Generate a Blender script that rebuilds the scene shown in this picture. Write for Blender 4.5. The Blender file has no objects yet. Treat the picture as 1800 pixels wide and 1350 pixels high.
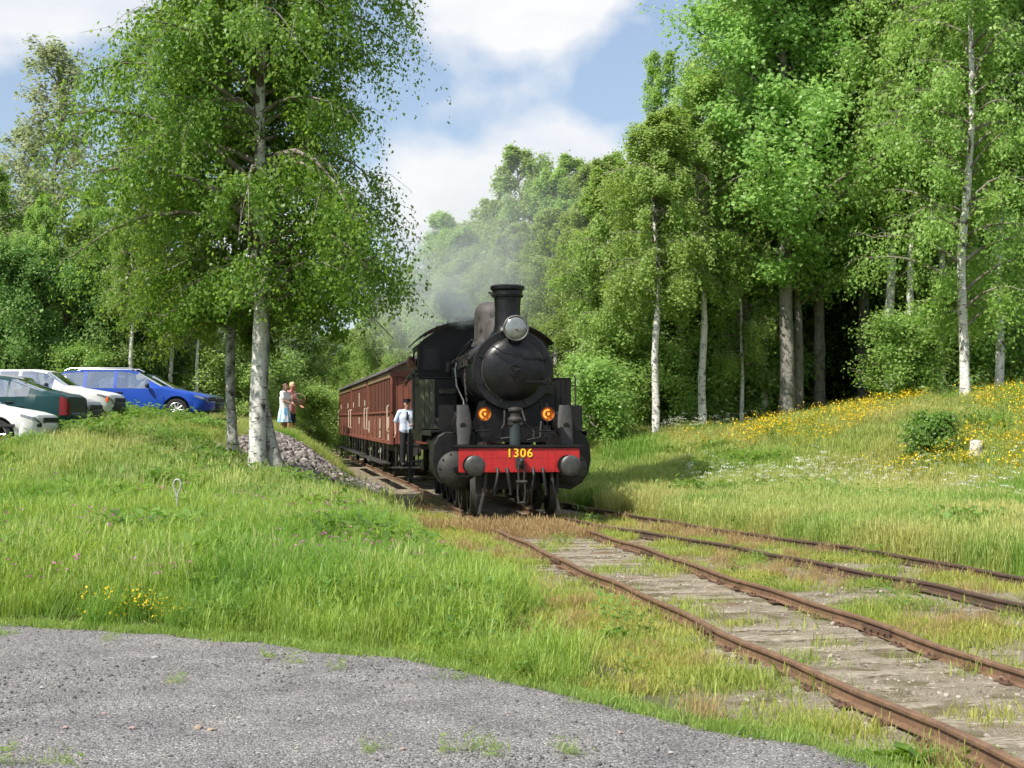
import bpy, bmesh, math, random
import numpy as np
from mathutils import Vector, Matrix, Euler
R = math.radians
SC = bpy.context.scene
COL = SC.collection

# ------------------------------------------------------------------ camera
CAM_H, FPX, HOR = 1.84, 2700.0, 737.0
PITCH = math.atan((HOR - 675.0) / FPX)
cd = bpy.data.cameras.new('camera')
cam = bpy.data.objects.new('camera', cd); COL.objects.link(cam)
cd.sensor_width = 36.0; cd.lens = FPX / 1800.0 * 36.0
cd.clip_start = 0.1; cd.clip_end = 3000.0
cam.location = (0, 0, CAM_H); cam.rotation_euler = (R(90) + PITCH, 0, 0)
SC.camera = cam

# ------------------------------------------------------------------ light
SUN_EL, SUN_AZ = R(50), R(-133)          # azimuth measured from +Y towards +X
sdir = Vector((math.sin(SUN_AZ) * math.cos(SUN_EL), math.cos(SUN_AZ) * math.cos(SUN_EL), math.sin(SUN_EL)))
sl = bpy.data.lights.new('sun', 'SUN'); sl.energy = 4.6; sl.angle = R(0.53); sl.color = (1.0, 0.95, 0.86)
so = bpy.data.objects.new('sun', sl); COL.objects.link(so)
so.rotation_euler = (-sdir).to_track_quat('-Z', 'Y').to_euler(); so.location = (0, 0, 60)

W = bpy.data.worlds.new('World'); SC.world = W; W.use_nodes = True
nt = W.node_tree; nt.nodes.clear()
def wn(t, **k):
    n = nt.nodes.new(t)
    for a, b in k.items(): setattr(n, a, b)
    return n
sky = wn('ShaderNodeTexSky', sky_type='NISHITA'); sky.sun_disc = False
sky.sun_elevation = SUN_EL; sky.sun_rotation = SUN_AZ
sky.air_density = 1.0; sky.dust_density = 0.6; sky.ozone_density = 2.0
CLOUD_OFF = (1.1571, 4.4935, 5.4135)
tc = wn('ShaderNodeTexCoord')
mp = wn('ShaderNodeMapping'); mp.inputs['Scale'].default_value = (1.0, 1.0, 1.35); mp.inputs['Location'].default_value = CLOUD_OFF
nt.links.new(tc.outputs['Generated'], mp.inputs['Vector'])
n1 = wn('ShaderNodeTexNoise'); n1.inputs['Scale'].default_value = 5.0; n1.inputs['Detail'].default_value = 8; n1.inputs['Roughness'].default_value = 0.5; n1.inputs['Distortion'].default_value = 0.0
nt.links.new(mp.outputs[0], n1.inputs['Vector'])
cr = wn('ShaderNodeValToRGB'); cr.color_ramp.elements[0].position = 0.47; cr.color_ramp.elements[1].position = 0.56
nt.links.new(n1.outputs[0], cr.inputs[0])
# cloud brightness varies a little inside the cloud
n2 = wn('ShaderNodeTexNoise'); n2.inputs['Scale'].default_value = 9.0; n2.inputs['Detail'].default_value = 6
mp2 = wn('ShaderNodeMapping'); mp2.inputs['Scale'].default_value = (1, 1, 2.2); mp2.inputs['Location'].default_value = (7.7, 0.2, 0.9)
nt.links.new(tc.outputs['Generated'], mp2.inputs['Vector']); nt.links.new(mp2.outputs[0], n2.inputs['Vector'])
cr2 = wn('ShaderNodeValToRGB')
cr2.color_ramp.elements[0].position = 0.36; cr2.color_ramp.elements[0].color = (5.7, 6.0, 6.6, 1)
cr2.color_ramp.elements[1].position = 0.62; cr2.color_ramp.elements[1].color = (7.0, 7.05, 7.15, 1)
nt.links.new(n2.outputs[0], cr2.inputs[0])
veil = wn('ShaderNodeMixRGB'); veil.inputs[0].default_value = 0.30; veil.inputs[2].default_value = (4.8, 5.6, 6.9, 1)
nt.links.new(sky.outputs[0], veil.inputs[1])
mx = wn('ShaderNodeMixRGB')
nt.links.new(cr.outputs[0], mx.inputs[0]); nt.links.new(veil.outputs[0], mx.inputs[1]); nt.links.new(cr2.outputs[0], mx.inputs[2])
bg = wn('ShaderNodeBackground'); bg.inputs['Strength'].default_value = 0.10
nt.links.new(mx.outputs[0], bg.inputs['Color'])
wo = wn('ShaderNodeOutputWorld'); nt.links.new(bg.outputs[0], wo.inputs['Surface'])

SC.view_settings.view_transform = 'Standard'; SC.view_settings.look = 'None'
SC.view_settings.exposure = 0.50; SC.view_settings.gamma = 1.0; SC.view_settings.use_curve_mapping = False
SC.render.engine = 'CYCLES'
SC.cycles.max_bounces = 5; SC.cycles.diffuse_bounces = 2; SC.cycles.glossy_bounces = 2
SC.cycles.transmission_bounces = 3; SC.cycles.transparent_max_bounces = 8; SC.cycles.volume_bounces = 4
SC.cycles.caustics_reflective = False; SC.cycles.caustics_refractive = False
SC.cycles.use_denoising = True; SC.cycles.use_adaptive_sampling = True; SC.cycles.adaptive_threshold = 0.025; SC.cycles.adaptive_min_samples = 24
SC.cycles.volume_step_rate = 4.0; SC.cycles.volume_max_steps = 32

# ------------------------------------------------------------------ helpers
def tag(o, label=None, cat=None, group=None, kind=None):
    if label: o['label'] = label
    if cat: o['category'] = cat
    if group: o['group'] = group
    if kind: o['kind'] = kind
    return o

def empty(name, loc=(0, 0, 0), rz=0.0, label=None, cat=None, group=None):
    o = bpy.data.objects.new(name, None); COL.objects.link(o)
    o.location = loc; o.rotation_euler = (0, 0, rz); o.empty_display_size = 0.2
    return tag(o, label, cat, group)

def link(name, me, mat=None, parent=None):
    o = bpy.data.objects.new(name, me); COL.objects.link(o)
    if mat is not None and not me.materials: me.materials.append(mat)
    if parent is not None: o.parent = parent
    return o

def frame_of(d):
    d = Vector(d).normalized()
    a = Vector((0, 0, 1)) if abs(d.z) < 0.9 else Vector((0, 1, 0))
    u = d.cross(a).normalized(); w = d.cross(u).normalized()
    return u, w

class MB:
    def __init__(s): s.v = []; s.f = []
    def add(s, vs, fs):
        o = len(s.v); s.v += [tuple(v) for v in vs]; s.f += [tuple(i + o for i in f) for f in fs]; return s
    def box(s, c, d, rot=None):
        h = [x / 2 for x in d]; c = Vector(c)
        vs = [Vector((x * h[0], y * h[1], z * h[2])) for z in (-1, 1) for y in (-1, 1) for x in (-1, 1)]
        if rot is not None:
            m = Euler(rot).to_matrix(); vs = [m @ v for v in vs]
        return s.add([v + c for v in vs], [(0, 2, 3, 1), (4, 5, 7, 6), (0, 1, 5, 4), (2, 6, 7, 3), (0, 4, 6, 2), (1, 3, 7, 5)])
    def loft(s, rings, cap=True, closed=True):
        n = len(rings[0]); vs = [p for r in rings for p in r]; fs = []
        for i in range(len(rings) - 1):
            for j in range(n if closed else n - 1):
                k = (j + 1) % n
                fs.append((i * n + j, i * n + k, (i + 1) * n + k, (i + 1) * n + j))
        if cap and closed:
            fs.append(tuple(reversed(range(n)))); fs.append(tuple((len(rings) - 1) * n + j for j in range(n)))
        return s.add(vs, fs)
    def cyl(s, p0, p1, r0, r1=None, n=16, cap=True):
        p0, p1 = Vector(p0), Vector(p1); r1 = r0 if r1 is None else r1
        u, w = frame_of(p1 - p0)
        ring = lambda p, r: [p + u * (r * math.cos(2 * math.pi * j / n)) + w * (r * math.sin(2 * math.pi * j / n)) for j in range(n)]
        return s.loft([ring(p0, r0), ring(p1, r1)], cap)
    def tube(s, pts, r, n=8, cap=True):
        pts = [Vector(p) for p in pts]; rs = r if isinstance(r, (list, tuple)) else [r] * len(pts)
        rings = []; pu = None
        for i, p in enumerate(pts):
            d = (pts[min(i + 1, len(pts) - 1)] - pts[max(i - 1, 0)])
            if d.length < 1e-9: d = Vector((0, 0, 1))
            d.normalize()
            if pu is None: u, w = frame_of(d)
            else:
                u = (pu - d * pu.dot(d))
                u = u.normalized() if u.length > 1e-6 else frame_of(d)[0]
                w = d.cross(u)
            pu = u
            rings.append([p + u * (rs[i] * math.cos(2 * math.pi * j / n)) + w * (rs[i] * math.sin(2 * math.pi * j / n)) for j in range(n)])
        return s.loft(rings, cap)
    def lathe(s, prof, p0, axis, n=24, cap=True):
        p0 = Vector(p0); a = Vector(axis).normalized(); u, w = frame_of(a)
        rings = [[p0 + a * h + u * (max(r, 1e-4) * math.cos(2 * math.pi * j / n)) + w * (max(r, 1e-4) * math.sin(2 * math.pi * j / n)) for j in range(n)] for r, h in prof]
        return s.loft(rings, cap)
    def torus(s, c, axis, R0, r, n=28, m=8):
        c = Vector(c); a = Vector(axis).normalized(); u, w = frame_of(a); vs = []; fs = []
        for i in range(n):
            t = 2 * math.pi * i / n; d = u * math.cos(t) + w * math.sin(t)
            for j in range(m):
                q = 2 * math.pi * j / m; vs.append(c + d * (R0 + r * math.cos(q)) + a * (r * math.sin(q)))
        for i in range(n):
            for j in range(m):
                fs.append((i * m + j, ((i + 1) % n) * m + j, ((i + 1) % n) * m + (j + 1) % m, i * m + (j + 1) % m))
        return s.add(vs, fs)
    def prism(s, poly, ext):
        e = Vector(ext); p = [Vector(q) for q in poly]; n = len(p)
        return s.add(p + [q + e for q in p], [tuple(range(n)), tuple(reversed(range(n, 2 * n)))] + [(i, (i + 1) % n, n + (i + 1) % n, n + i) for i in range(n)])
    def ball(s, c, r, n=14, m=9):
        c = Vector(c); r = r if isinstance(r, (tuple, list)) else (r, r, r)
        rings = []
        for i in range(m):
            t = math.pi * (i + 0.02) / (m - 0.96)
            t = min(max(t, 0.03), math.pi - 0.03)
            rings.append([c + Vector((r[0] * math.sin(t) * math.cos(2 * math.pi * j / n), r[1] * math.sin(t) * math.sin(2 * math.pi * j / n), r[2] * math.cos(t))) for j in range(n)])
        return s.loft(rings)
    def mesh(s, name, mat=None, bevel=0.0, smooth=35, seg=1):
        bm = bmesh.new(); vv = [bm.verts.new(v) for v in s.v]
        for f in s.f:
            if len(set(f)) >= 3:
                try: bm.faces.new([vv[i] for i in f])
                except ValueError: pass
        bmesh.ops.recalc_face_normals(bm, faces=bm.faces)
        if bevel > 0:
            ed = [e for e in bm.edges if len(e.link_faces) == 2 and e.calc_face_angle(0) > R(40)]
            try: bmesh.ops.bevel(bm, geom=ed, offset=bevel, segments=seg, affect='EDGES', clamp_overlap=True)
            except Exception: pass
        me = bpy.data.meshes.new(name); bm.to_mesh(me); bm.free()
        if smooth:
            me.polygons.foreach_set('use_smooth', [True] * len(me.polygons))
            me.set_sharp_from_angle(angle=R(smooth))
        if mat is not None: me.materials.append(mat)
        return me
    def build(s, name, mat, parent=None, bevel=0.0, smooth=35, seg=1):
        return link(name, s.mesh(name, mat, bevel, smooth, seg), None, parent)

def fast_mesh(name, verts, faces, mat=None, smooth=False):
    """faces: (M,k) int array"""
    verts = np.asarray(verts, np.float32); faces = np.asarray(faces, np.int32)
    me = bpy.data.meshes.new(name); M, k = faces.shape
    me.vertices.add(len(verts)); me.vertices.foreach_set('co', verts.ravel())
    me.loops.add(M * k); me.loops.foreach_set('vertex_index', faces.ravel())
    me.polygons.add(M); me.polygons.foreach_set('loop_start', np.arange(0, M * k, k, dtype=np.int32))
    if smooth: me.polygons.foreach_set('use_smooth', np.ones(M, bool))
    me.update(calc_edges=True)
    if mat is not None: me.materials.append(mat)
    return me

def ray(px, py):
    v = (675.0 - py) / FPX
    return np.array([(px - 900.0) / FPX, math.cos(PITCH) - v * math.sin(PITCH), math.sin(PITCH) + v * math.cos(PITCH)])
def at(px, py, Y):
    d = ray(px, py); k = Y / d[1]
    return Vector((d[0] * k, Y, CAM_H + d[2] * k))

_rg = np.random.default_rng(5).random((256, 256))
def vnoise(x, y):
    x = np.asarray(x, float); y = np.asarray(y, float)
    xi = np.floor(x).astype(int); yi = np.floor(y).astype(int); fx = x - xi; fy = y - yi
    fx = fx * fx * (3 - 2 * fx); fy = fy * fy * (3 - 2 * fy)
    g = lambda a, b: _rg[a & 255, b & 255]
    return (g(xi, yi) * (1 - fx) + g(xi + 1, yi) * fx) * (1 - fy) + (g(xi, yi + 1) * (1 - fx) + g(xi + 1, yi + 1) * fx) * fy
def fbm(x, y, o=4):
    t = 0; a = 0.5
    for i in range(o):
        t = t + a * vnoise(x * 2 ** i + 17.3 * i, y * 2 ** i + 9.1 * i); a *= 0.5
    return t
def sst(a, b, x):
    t = np.clip((np.asarray(x, float) - a) / (b - a), 0, 1); return t * t * (3 - 2 * t)

# ------------------------------------------------------------------ materials
def nodes(m):
    m.use_nodes = True; t = m.node_tree; t.nodes.clear(); return t
def pm(name, col, rough=0.6, metal=0.0, col2=None, vs=4.0, bump=0.0, bs=40.0, spec=0.5, dirt=None, dirt_amt=0.5, stretch=(1, 1, 1), coat=0.0, lo=0.35, hi=0.65):
    m = bpy.data.materials.new(name); t = nodes(m); N = t.nodes; L = t.links
    out = N.new('ShaderNodeOutputMaterial'); b = N.new('ShaderNodeBsdfPrincipled'); L.new(b.outputs[0], out.inputs[0])
    b.inputs['Roughness'].default_value = rough; b.inputs['Metallic'].default_value = metal
    b.inputs['Specular IOR Level'].default_value = spec; b.inputs['Coat Weight'].default_value = coat; b.inputs['Coat Roughness'].default_value = 0.06
    c = (*col, 1); b.inputs['Base Color'].default_value = c
    if col2 is None and not bump and dirt is None: return m
    tc = N.new('ShaderNodeTexCoord'); mp = N.new('ShaderNodeMapping'); mp.inputs['Scale'].default_value = stretch
    L.new(tc.outputs['Object'], mp.inputs['Vector'])
    cur = None
    if col2 is not None:
        n = N.new('ShaderNodeTexNoise'); n.inputs['Scale'].default_value = vs; n.inputs['Detail'].default_value = 6
        L.new(mp.outputs[0], n.inputs['Vector'])
        r = N.new('ShaderNodeValToRGB'); r.color_ramp.elements[0].position = lo; r.color_ramp.elements[1].position = hi
        r.color_ramp.elements[0].color = c; r.color_ramp.elements[1].color = (*col2, 1)
        L.new(n.outputs[0], r.inputs[0]); cur = r.outputs[0]
    if dirt is not None:
        n = N.new('ShaderNodeTexNoise'); n.inputs['Scale'].default_value = vs * 3.1; n.inputs['Detail'].default_value = 8; n.inputs['Roughness'].default_value = 0.7
        L.new(mp.outputs[0], n.inputs['Vector'])
        r = N.new('ShaderNodeValToRGB'); r.color_ramp.elements[0].position = 0.45; r.color_ramp.elements[1].position = 0.72
        r.color_ramp.elements[0].color = (0, 0, 0, 1); r.color_ramp.elements[1].color = (dirt_amt,) * 3 + (1,)
        L.new(n.outputs[0], r.inputs[0])
        mx = N.new('ShaderNodeMixRGB'); L.new(r.outputs[0], mx.inputs[0])
        if cur is not None: L.new(cur, mx.inputs[1])
        else: mx.inputs[1].default_value = c
        mx.inputs[2].default_value = (*dirt, 1); cur = mx.outputs[0]
        rr = N.new('ShaderNodeMapRange'); rr.inputs['To Min'].default_value = rough; rr.inputs['To Max'].default_value = min(1, rough + 0.3)
        L.new(r.outputs[0], rr.inputs[0]); L.new(rr.outputs[0], b.inputs['Roughness'])
    if cur is not None: L.new(cur, b.inputs['Base Color'])
    if bump:
        n = N.new('ShaderNodeTexNoise'); n.inputs['Scale'].default_value = bs; n.inputs['Detail'].default_value = 5
        L.new(mp.outputs[0], n.inputs['Vector'])
        bp = N.new('ShaderNodeBump'); bp.inputs['Strength'].default_value = bump; bp.inputs['Distance'].default_value = 0.02
        L.new(n.outputs[0], bp.inputs['Height']); L.new(bp.outputs[0], b.inputs['Normal'])
    return m

def leaf_mat(name, ca, cb, trans=0.4, rough=0.45, inst=False, spec=0.35):
    """leaf/grass: colour from a per-piece random value, and an instance tint for scattered clumps"""
    m = bpy.data.materials.new(name); t = nodes(m); N = t.nodes; L = t.links
    out = N.new('ShaderNodeOutputMaterial')
    a = N.new('ShaderNodeAttribute'); a.attribute_name = 'var'
    mx = N.new('ShaderNodeMixRGB'); mx.inputs[1].default_value = (*ca, 1); mx.inputs[2].default_value = (*cb, 1)
    L.new(a.outputs['Fac'], mx.inputs[0]); cur = mx.outputs[0]
    if inst:
        a2 = N.new('ShaderNodeAttribute'); a2.attribute_type = 'INSTANCER'; a2.attribute_name = 'tint'
        mu = N.new('ShaderNodeMixRGB'); mu.blend_type = 'MULTIPLY'; mu.inputs[0].default_value = 1
        L.new(cur, mu.inputs[1]); L.new(a2.outputs['Color'], mu.inputs[2]); cur = mu.outputs[0]
    else:
        oi = N.new('ShaderNodeObjectInfo')
        hs = N.new('ShaderNodeHueSaturation')
        m1 = N.new('ShaderNodeMapRange'); m1.inputs['To Min'].default_value = 0.50; m1.inputs['To Max'].default_value = 0.522
        m2 = N.new('ShaderNodeMapRange'); m2.inputs['To Min'].default_value = 0.98; m2.inputs['To Max'].default_value = 1.22
        L.new(oi.outputs['Random'], m1.inputs[0]); L.new(oi.outputs['Random'], m2.inputs[0])
        L.new(m1.outputs[0], hs.inputs['Hue']); L.new(m2.outputs[0], hs.inputs['Value']); L.new(cur, hs.inputs['Color']); cur = hs.outputs[0]
    b = N.new('ShaderNodeBsdfPrincipled'); b.inputs['Roughness'].default_value = rough; b.inputs['Specular IOR Level'].default_value = spec
    L.new(cur, b.inputs['Base Color'])
    tr = N.new('ShaderNodeBsdfTranslucent')
    hs2 = N.new('ShaderNodeHueSaturation'); hs2.inputs['Hue'].default_value = 0.485; hs2.inputs['Value'].default_value = 1.5; hs2.inputs['Saturation'].default_value = 1.1
    L.new(cur, hs2.inputs['Color']); L.new(hs2.outputs[0], tr.inputs['Color'])
    ms = N.new('ShaderNodeMixShader'); ms.inputs[0].default_value = trans
    L.new(b.outputs[0], ms.inputs[1]); L.new(tr.outputs[0], ms.inputs[2]); L.new(ms.outputs[0], out.inputs[0])
    return m

def glass_mat(name, tint=(0.55, 0.62, 0.62), refl=0.25):
    m = bpy.data.materials.new(name); t = nodes(m); N = t.nodes; L = t.links
    out = N.new('ShaderNodeOutputMaterial'); tr = N.new('ShaderNodeBsdfTransparent'); tr.inputs[0].default_value = (*tint, 1)
    g = N.new('ShaderNodeBsdfGlossy'); g.inputs['Roughness'].default_value = 0.03; g.inputs['Color'].default_value = (0.9, 0.95, 1, 1)
    fr = N.new('ShaderNodeFresnel'); fr.inputs[0].default_value = 1.5
    ad = N.new('ShaderNodeMath'); ad.operation = 'ADD'; ad.use_clamp = True; ad.inputs[1].default_value = refl
    L.new(fr.outputs[0], ad.inputs[0])
    ms = N.new('ShaderNodeMixShader'); L.new(ad.outputs[0], ms.inputs[0]); L.new(tr.outputs[0], ms.inputs[1]); L.new(g.outputs[0], ms.inputs[2]); L.new(ms.outputs[0], out.inputs[0])
    return m

def emit_mat(name, col, st):
    m = bpy.data.materials.new(name); t = nodes(m); N = t.nodes
    out = N.new('ShaderNodeOutputMaterial'); e = N.new('ShaderNodeEmission'); e.inputs[0].default_value = (*col, 1); e.inputs[1].default_value = st
    t.links.new(e.outputs[0], out.inputs[0]); return m

def bark_mat(name, pale, dark, amount=0.5, scale=1.0):
    m = bpy.data.materials.new(name); t = nodes(m); N = t.nodes; L = t.links
    out = N.new('ShaderNodeOutputMaterial'); b = N.new('ShaderNodeBsdfPrincipled'); L.new(b.outputs[0], out.inputs[0])
    b.inputs['Roughness'].default_value = 0.75; b.inputs['Specular IOR Level'].default_value = 0.25
    tc = N.new('ShaderNodeTexCoord')
    def nz(sx, sz, det, lo, hi):
        mp = N.new('ShaderNodeMapping'); mp.inputs['Scale'].default_value = (sx * scale, sx * scale, sz * scale); L.new(tc.outputs['Object'], mp.inputs[0])
        n = N.new('ShaderNodeTexNoise'); n.inputs['Scale'].default_value = 1; n.inputs['Detail'].default_value = det; n.inputs['Roughness'].default_value = 0.6; L.new(mp.outputs[0], n.inputs['Vector'])
        r = N.new('ShaderNodeValToRGB'); r.color_ramp.elements[0].position = lo; r.color_ramp.elements[1].position = hi; L.new(n.outputs[0], r.inputs[0]); return r.outputs[0]
    a = nz(7, 26, 4, 0.60 - 0.06 * amount, 0.66)        # short dark lenticel bars
    c = nz(5, 3.4, 5, 0.62 - 0.12 * amount, 0.68)       # black patches
    d = nz(2.5, 1.2, 3, 0.3, 0.7)                       # soft tone change
    mx0 = N.new('ShaderNodeMixRGB'); mx0.inputs[1].default_value = (*pale, 1); mx0.inputs[2].default_value = (*[p * 0.72 for p in pale], 1); L.new(d, mx0.inputs[0])
    mxm = N.new('ShaderNodeMath'); mxm.operation = 'MAXIMUM'; L.new(a, mxm.inputs[0]); L.new(c, mxm.inputs[1])
    mx = N.new('ShaderNodeMixRGB'); L.new(mxm.outputs[0], mx.inputs[0]); L.new(mx0.outputs[0], mx.inputs[1]); mx.inputs[2].default_value = (*dark, 1)
    L.new(mx.outputs[0], b.inputs['Base Color'])
    bp = N.new('ShaderNodeBump'); bp.inputs['Strength'].default_value = 0.5; bp.inputs['Distance'].default_value = 0.02; bp.invert = True
    L.new(mxm.outputs[0], bp.inputs['Height']); L.new(bp.outputs[0], b.inputs['Normal'])
    return m

# ------------------------------------------------------------------ track alignment and terrain
_CY = np.array([-60, 0, 10, 20, 25, 28.3, 34, 41.5, 52, 62, 73, 100, 150, 250, 400.])
_CX = np.array([15.2, 4.92, 3.205, 1.49, 0.635, 0.10, -0.66, -1.74, -3.4, -5.0, -6.76, -11.1, -19.2, -35, -60.])
_CT = np.gradient(_CX, _CY)
def xc(Y):
    Y = np.asarray(Y, float); i = np.clip(np.searchsorted(_CY, Y) - 1, 0, len(_CY) - 2)
    h = _CY[i + 1] - _CY[i]; t = np.clip((Y - _CY[i]) / h, 0, 1)
    return (2 * t**3 - 3 * t**2 + 1) * _CX[i] + (t**3 - 2 * t**2 + t) * h * _CT[i] + (-2 * t**3 + 3 * t**2) * _CX[i + 1] + (t**3 - t**2) * h * _CT[i + 1]
def heading(Y):
    return (xc(Y + 0.2) - xc(Y - 0.2)) / 0.4
def d2(Y):      # offset of the siding from the main line
    return np.interp(Y, [-60, 12, 17.4, 20.8, 25, 26.8, 30.3, 36.3, 42, 48, 60], [3.75, 3.7, 3.5, 3.18, 2.45, 2.1, 1.5, 0.75, 0.22, 0.0, 0.0])
def uoff(X, Y): return (X - xc(Y)) * 0.987

_PE = np.array([(-40, 17.5), (-20, 16.8), (-9, 15.4), (-4.83, 14.5), (-3.09, 13.9), (-1.95, 13.2), (-0.93, 12.55), (-0.22, 11.7), (0.40, 10.85), (0.94, 10.1), (1.41, 9.55), (1.77, 9.2), (2.02, 8.67), (2.25, 8.1), (2.5, 7.2), (3.0, 5.0), (3.6, 2.0), (4.6, -3.0), (6, -10)])
def path_edge(X):   # Y of the path's far edge for a given X
    return np.interp(X, _PE[:, 0], _PE[:, 1]) + 0.30 * (fbm(np.asarray(X) * 2.3, 3.1) - 0.47) + 0.12 * (fbm(np.asarray(X) * 9.0, 1.7) - 0.47)
PATH_Z = -0.075

def zt(X, Y):
    X = np.asarray(X, float); Y = np.asarray(Y, float); u = uoff(X, Y)
    k = sst(33, 41, Y)
    lo = 2.5 * (1 - k) + 1.75 * k; hi = 7.8 * (1 - k) + 4.9 * k
    t = np.clip((-u - lo) / (hi - lo), 0, 1); lat = t * t * (3 - 2 * t)
    left = (1.36 + 0.44 * sst(5.0, 9.0, -u)) * lat * sst(14, 46, Y) + 0.10 * sst(2, 4.5, -u) * sst(12, 20, Y)
    foot = 37.0 - 7.0 * sst(4, 12, X)
    right = sst(2.0, 6.5, u) * (sst(foot, foot + 13, Y) * 1.25 + sst(foot - 1, foot + 13.5, Y) * 1.15 * sst(5.5, 15, X))
    right = right * (1 - 0.25 * sst(52, 70, Y))
    z = -0.128 + np.where(u < 0, left, right)
    z = z + 0.10 * sst(1.6, 4, np.abs(u - 1.6) - 1.2) * sst(12, 16, Y)
    amp = 0.05 + 0.16 * sst(3, 7, np.abs(u)) * sst(14, 30, Y)
    z = z + amp * (fbm(X * 0.55, Y * 0.4, 3) - 0.44) * 1.2 * sst(1.5, 3.5, np.abs(u - 1.5 * (u > 0)))
    z = z + 0.075 * (fbm(X * 2.2 + 3, Y * 2.2) - 0.44) * sst(2.2, 1.4, np.abs(u))
    pm_ = sst(0.25, -0.15, Y - path_edge(X))
    z = z * (1 - pm_) + (PATH_Z - 0.03) * pm_
    return z

def ground_at(px, py, y0=6.0, y1=140.0):
    d = ray(px, py); Y = np.linspace(y0, y1, 6000); k = Y / d[1]
    h = CAM_H + d[2] * k - zt(d[0] * k, Y); i = np.argmax(h < 0)
    if h[i] >= 0: i = len(Y) - 1
    return Vector((d[0] * k[i], Y[i], float(zt(d[0] * k[i], Y[i]))))
def on_ground(px, Y):
    X = (px - 900.0) / FPX * Y
    return Vector((X, Y, float(zt(X, Y))))

# ------------------------------------------------------------------ ground sheet
def build_ground():
    xs = np.unique(np.concatenate([np.arange(-16, 18.01, 0.22), np.linspace(-60, -16, 60), np.linspace(18, 60, 60), np.linspace(-900, -60, 22), np.linspace(60, 900, 22)]))
    ys = np.unique(np.concatenate([np.arange(4, 56, 0.22), np.linspace(56, 120, 80), np.linspace(120, 1800, 30), np.linspace(-60, 4, 30)]))
    X, Y = np.meshgrid(xs, ys); Z = zt(X, Y)
    V = np.stack([X, Y, Z], -1).reshape(-1, 3); nx, ny = len(xs), len(ys)
    i = np.arange(ny - 1)[:, None] * nx + np.arange(nx - 1)[None]; i = i.ravel()
    F = np.stack([i, i + 1, i + nx + 1, i + nx], 1)
    m = bpy.data.materials.new('meadow_soil'); t = nodes(m); N = t.nodes; L = t.links
    out = N.new('ShaderNodeOutputMaterial'); b = N.new('ShaderNodeBsdfPrincipled'); b.inputs['Roughness'].default_value = 0.95; b.inputs['Specular IOR Level'].default_value = 0.1
    L.new(b.outputs[0], out.inputs[0]); tc = N.new('ShaderNodeTexCoord')
    def nz(s, det, stops):
        n = N.new('ShaderNodeTexNoise'); n.inputs['Scale'].default_value = s; n.inputs['Detail'].default_value = det; n.inputs['Roughness'].default_value = 0.65; L.new(tc.outputs['Object'], n.inputs['Vector'])
        r = N.new('ShaderNodeValToRGB'); e = r.color_ramp.elements
        e[0].position = stops[0][0]; e[0].color = (*stops[0][1], 1); e[1].position = stops[-1][0]; e[1].color = (*stops[-1][1], 1)
        for p, c in stops[1:-1]:
            q = e.new(p); q.color = (*c, 1)
        L.new(n.outputs[0], r.inputs[0]); return n, r
    _, g = nz(1.3, 8, [(0.3, (0.045, 0.07, 0.018)), (0.55, (0.08, 0.10, 0.028)), (0.75, (0.13, 0.115, 0.05))])
    nb, bl = nz(75, 4, [(0.34, (0.11, 0.09, 0.062)), (0.46, (0.29, 0.245, 0.18)), (0.57, (0.43, 0.37, 0.285)), (0.70, (0.60, 0.54, 0.45))])
    _, ms = nz(2.6, 8, [(0.47, (0, 0, 0)), (0.62, (0.75,) * 3)])
    _, rd = nz(1.25, 5, [(0.56, (0, 0, 0)), (0.68, (0.6,) * 3)])
    mm = N.new('ShaderNodeMixRGB'); L.new(ms.outputs[0], mm.inputs[0]); L.new(bl.outputs[0], mm.inputs[1]); mm.inputs[2].default_value = (0.115, 0.10, 0.032, 1)
    mr = N.new('ShaderNodeMixRGB'); L.new(rd.outputs[0], mr.inputs[0]); L.new(mm.outputs[0], mr.inputs[1]); mr.inputs[2].default_value = (0.24, 0.13, 0.075, 1)
    a = N.new('ShaderNodeAttribute'); a.attribute_name = 'ballast'
    mx = N.new('ShaderNodeMixRGB'); L.new(a.outputs['Fac'], mx.inputs[0]); L.new(g.outputs[0], mx.inputs[1]); L.new(mr.outputs[0], mx.inputs[2])
    L.new(mx.outputs[0], b.inputs['Base Color'])
    bp = N.new('ShaderNodeBump'); bp.inputs['Strength'].default_value = 0.9; bp.inputs['Distance'].default_value = 0.03; L.new(nb.outputs[0], bp.inputs['Height']); L.new(bp.outputs[0], b.inputs['Normal'])
    me = fast_mesh('ground', V, F, m, True)
    u = uoff(V[:, 0], V[:, 1]); dd = d2(V[:, 1])
    bal = sst(2.6, 1.5, np.abs(u)) + sst(2.4, 1.2, np.abs(u - dd)) + sst(0, .4, u) * sst(3.0, 2.6, u - 0) * (V[:, 1] < 40)
    bal = np.clip(bal + 0.5 * (fbm(V[:, 0] * 1.3, V[:, 1] * 1.3) - 0.5), 0, 1)
    at_ = me.attributes.new('ballast', 'FLOAT', 'POINT'); at_.data.foreach_set('value', bal.astype(np.float32))
    o = link('ground', me); tag(o, 'grassy and stony ground rising from the railway tracks to both sides', 'ground', kind='structure')
    return o
ground = build_ground()

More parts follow.
